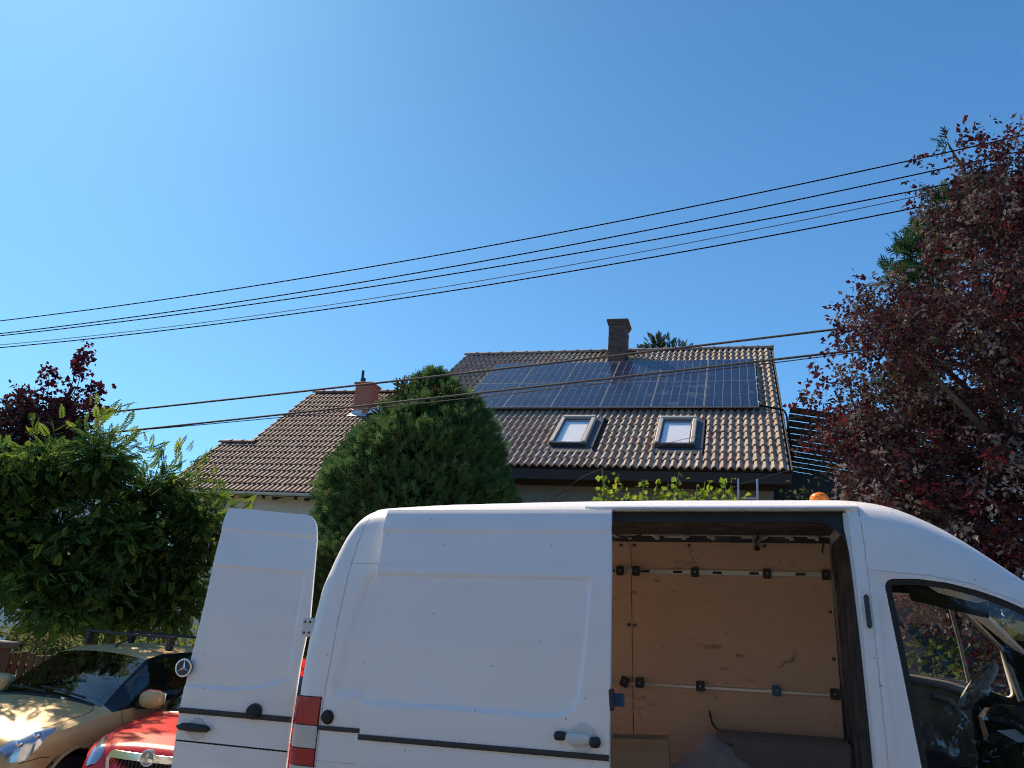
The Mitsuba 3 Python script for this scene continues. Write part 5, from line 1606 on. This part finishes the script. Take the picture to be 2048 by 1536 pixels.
for key, lab, cl, cols, n, sz in (('shrub', 'pale sunlit shrub above the gate pillar at the far left', [(-10.6, 10.6, .95, .5, .4, .30), (-10.0, 10.5, .8, .5, .4, .26), (-11.3, 10.6, .9, .6, .4, .3), (-10.6, 10.6, .4, .8, .4, .4)], [(.17, .19, .08), (.24, .24, .12), (.10, .13, .05)], 2600, .075),
                                  ('hedge', 'yellow-green sunlit hedge seen under the branches behind the roof rack', [(x, 13.2 + .1 * k, .75, .7, .6, .55) for k, x in enumerate(np.arange(-13.5, -7.5, .75))], [(.15, .20, .035), (.10, .15, .03), (.22, .25, .05)], 5200, .10)):
    k_ = thing(key, lab, 'bush' if key == 'shrub' else 'hedge')
    pts, od, _ = clump_points(r, cl, n, .9)
    plant(k_, 'leaves', leaf_mesh(pts, od + .8 * unit(r, n), A([-.3, .2, .7]) + .7 * unit(r, n), r.uniform(.7, 1.3, n) * sz, palette(r, n, cols, [3, 1, 2]), FOLDED), 'leaf_green')
    obj('stems', P(cat([tube([(c[0], c[1], -.4), c[:3]], [.02, .008], 5) for c in cl]), 'bark', 60), k_, kind='stuff')
gsh = thing('shrub', 'low green shrub seen beyond the cab windows below the purple tree', 'bush')
cl = [(x, 8.9 + r.normal(0, .2), 1.6 + r.normal(0, .15), .5, .45, .42) for x in np.arange(1.8, 6.0, .45)] + [(x, 9.3, .8, .6, .5, .6) for x in np.arange(1.8, 6.0, .6)]
pts, od, _ = clump_points(r, cl, 3200, .9)
plant(gsh, 'leaves', leaf_mesh(pts, od + .8 * unit(r, 3200), A([0, 0, .7]) + .7 * unit(r, 3200), r.uniform(.06, .11, 3200), palette(r, 3200, [(.09, .14, .035), (.05, .09, .03), (.14, .17, .05)], [3, 3, 1]), FOLDED), 'leaf_green')
obj('stems', P(cat([tube([(c[0], c[1], 0), c[:3]], [.02, .008], 5) for c in cl[:10]]), 'bark', 60), gsh, kind='stuff')

# ---- tall hedge behind the photographer, mirrored in the cab window
r = np.random.default_rng(81)
hg_ = thing('hedge', 'tall dark hedge across the street to the right of the photographer', 'hedge')
cl = [(x, -7.0 + r.normal(0, .25), z, .9, .7, .9) for x in np.arange(1.7, 13.5, .9) for z in (1.0, 2.3, 3.6, 4.9, 6.2, 7.4)]
pts, od, _ = clump_points(r, cl, 16000, .95)
plant(hg_, 'leaves', leaf_mesh(pts, od + .8 * unit(r, len(pts)), A([0, 0, .8]) + .6 * unit(r, len(pts)), r.uniform(.3, .5, len(pts)), palette(r, len(pts), [(.045, .075, .03), (.035, .06, .025)], [1, 1]), PIN), 'leaf_green')
obj('stems', P(cat([tube([(c[0], -7.0, 0), (c[0], -7.0, 6.4)], [.06, .015], 6) for c in cl[::6]]), 'bark', 60), hg_, kind='stuff')

# ------------------------------------------------------------------ overhead wires
def wire(xz, y, rad, m, label, group=None):
    xz = A(xz)
    c = np.polyfit(xz[:, 0], xz[:, 1], 2)
    c[0] = max(c[0], .0005)
    c = np.concatenate([[c[0]], np.polyfit(xz[:, 0], xz[:, 1] - c[0] * xz[:, 0] ** 2, 1)])
    x = np.linspace(-26, 16, 140)
    k = obj('overhead_wire', P(tube(np.stack([x, 0 * x + y, np.polyval(c, x)], 1), rad, 6), m, 60))
    labels[k] = {'label': label, 'category': 'wire'}
    if group:
        labels[k]['group'] = group


wire([(-15.52, 7.25), (-9.27, 7.73), (-4.12, 8.36), (0.27, 8.97), (3.28, 9.46)], 12.0, 0.011, 'wire_black', 'highest of the five parallel overhead wires')
wire([(-15.41, 6.94), (-9.22, 7.45), (-4.09, 8.05), (0.27, 8.69), (2.81, 9.1)], 12.0, 0.011, 'wire_black', 'second highest of the five parallel overhead wires')
wire([(-15.4, 6.89), (-9.19, 7.35), (-4.07, 7.88), (0.26, 8.47), (2.68, 8.78)], 12.0, 0.011, 'wire_black', 'middle one of the five parallel overhead wires')
wire([(-15.31, 6.67), (-9.14, 7.11), (-4.06, 7.66), (0.26, 8.27), (2.78, 8.71)], 12.0, 0.007, 'wire_grey', 'thin fourth wire of the five, just above the lowest')
wire([(-15.29, 6.61), (-9.13, 7.02), (-4.05, 7.55), (0.26, 8.13), (2.95, 8.52)], 12.0, 0.011, 'wire_black', 'lowest of the five parallel overhead wires high in the sky')
wire([(-9.35, 4.2), (-6.52, 4.43), (-3.92, 4.72), (-1.3, 4.96), (1.0, 5.2)], 8.9, 0.014, 'wire_grey', 'upper of the thick lower cables, crossing the orange chimney top')
wire([(-8.3, 3.97), (-6.46, 4.15), (-3.88, 4.41), (-1.29, 4.67), (1.01, 4.92)], 8.9, 0.014, 'wire_grey', 'thick lower cable crossing the solar panels and the conifer middle')
wire([(-9.31, 3.9), (-8.29, 3.94), (-6.45, 4.12), (-3.88, 4.36), (-1.29, 4.62), (1.04, 4.89)], 8.9, 0.006, 'wire_grey', 'thin grey cable just under the lowest thick cable')
for pts, lab in (([(6.0, 13.6, 6.75), (.98, 13.6, 5.50), (-.70, 13.6, 5.15), (-1.40, 13.6, 4.96), (-2.73, 13.6, 4.36), (-3.6, 14.9, 4.1)], 'thin house wire crossing in front of the right-hand roof window'),
                 ([(5.5, 13.0, 6.1), (.88, 13.9, 4.64), (.39, 13.95, 4.49), (-.01, 14.0, 4.37), (-.4, 14.9, 4.25)], 'thin wire running from the right eave corner down to the wall by the ladder')):
    k = obj('house_wire', P(tube(dense(pts, 40), .005, 6), 'wire_grey', 60))
    labels[k] = {'label': lab, 'category': 'wire'}
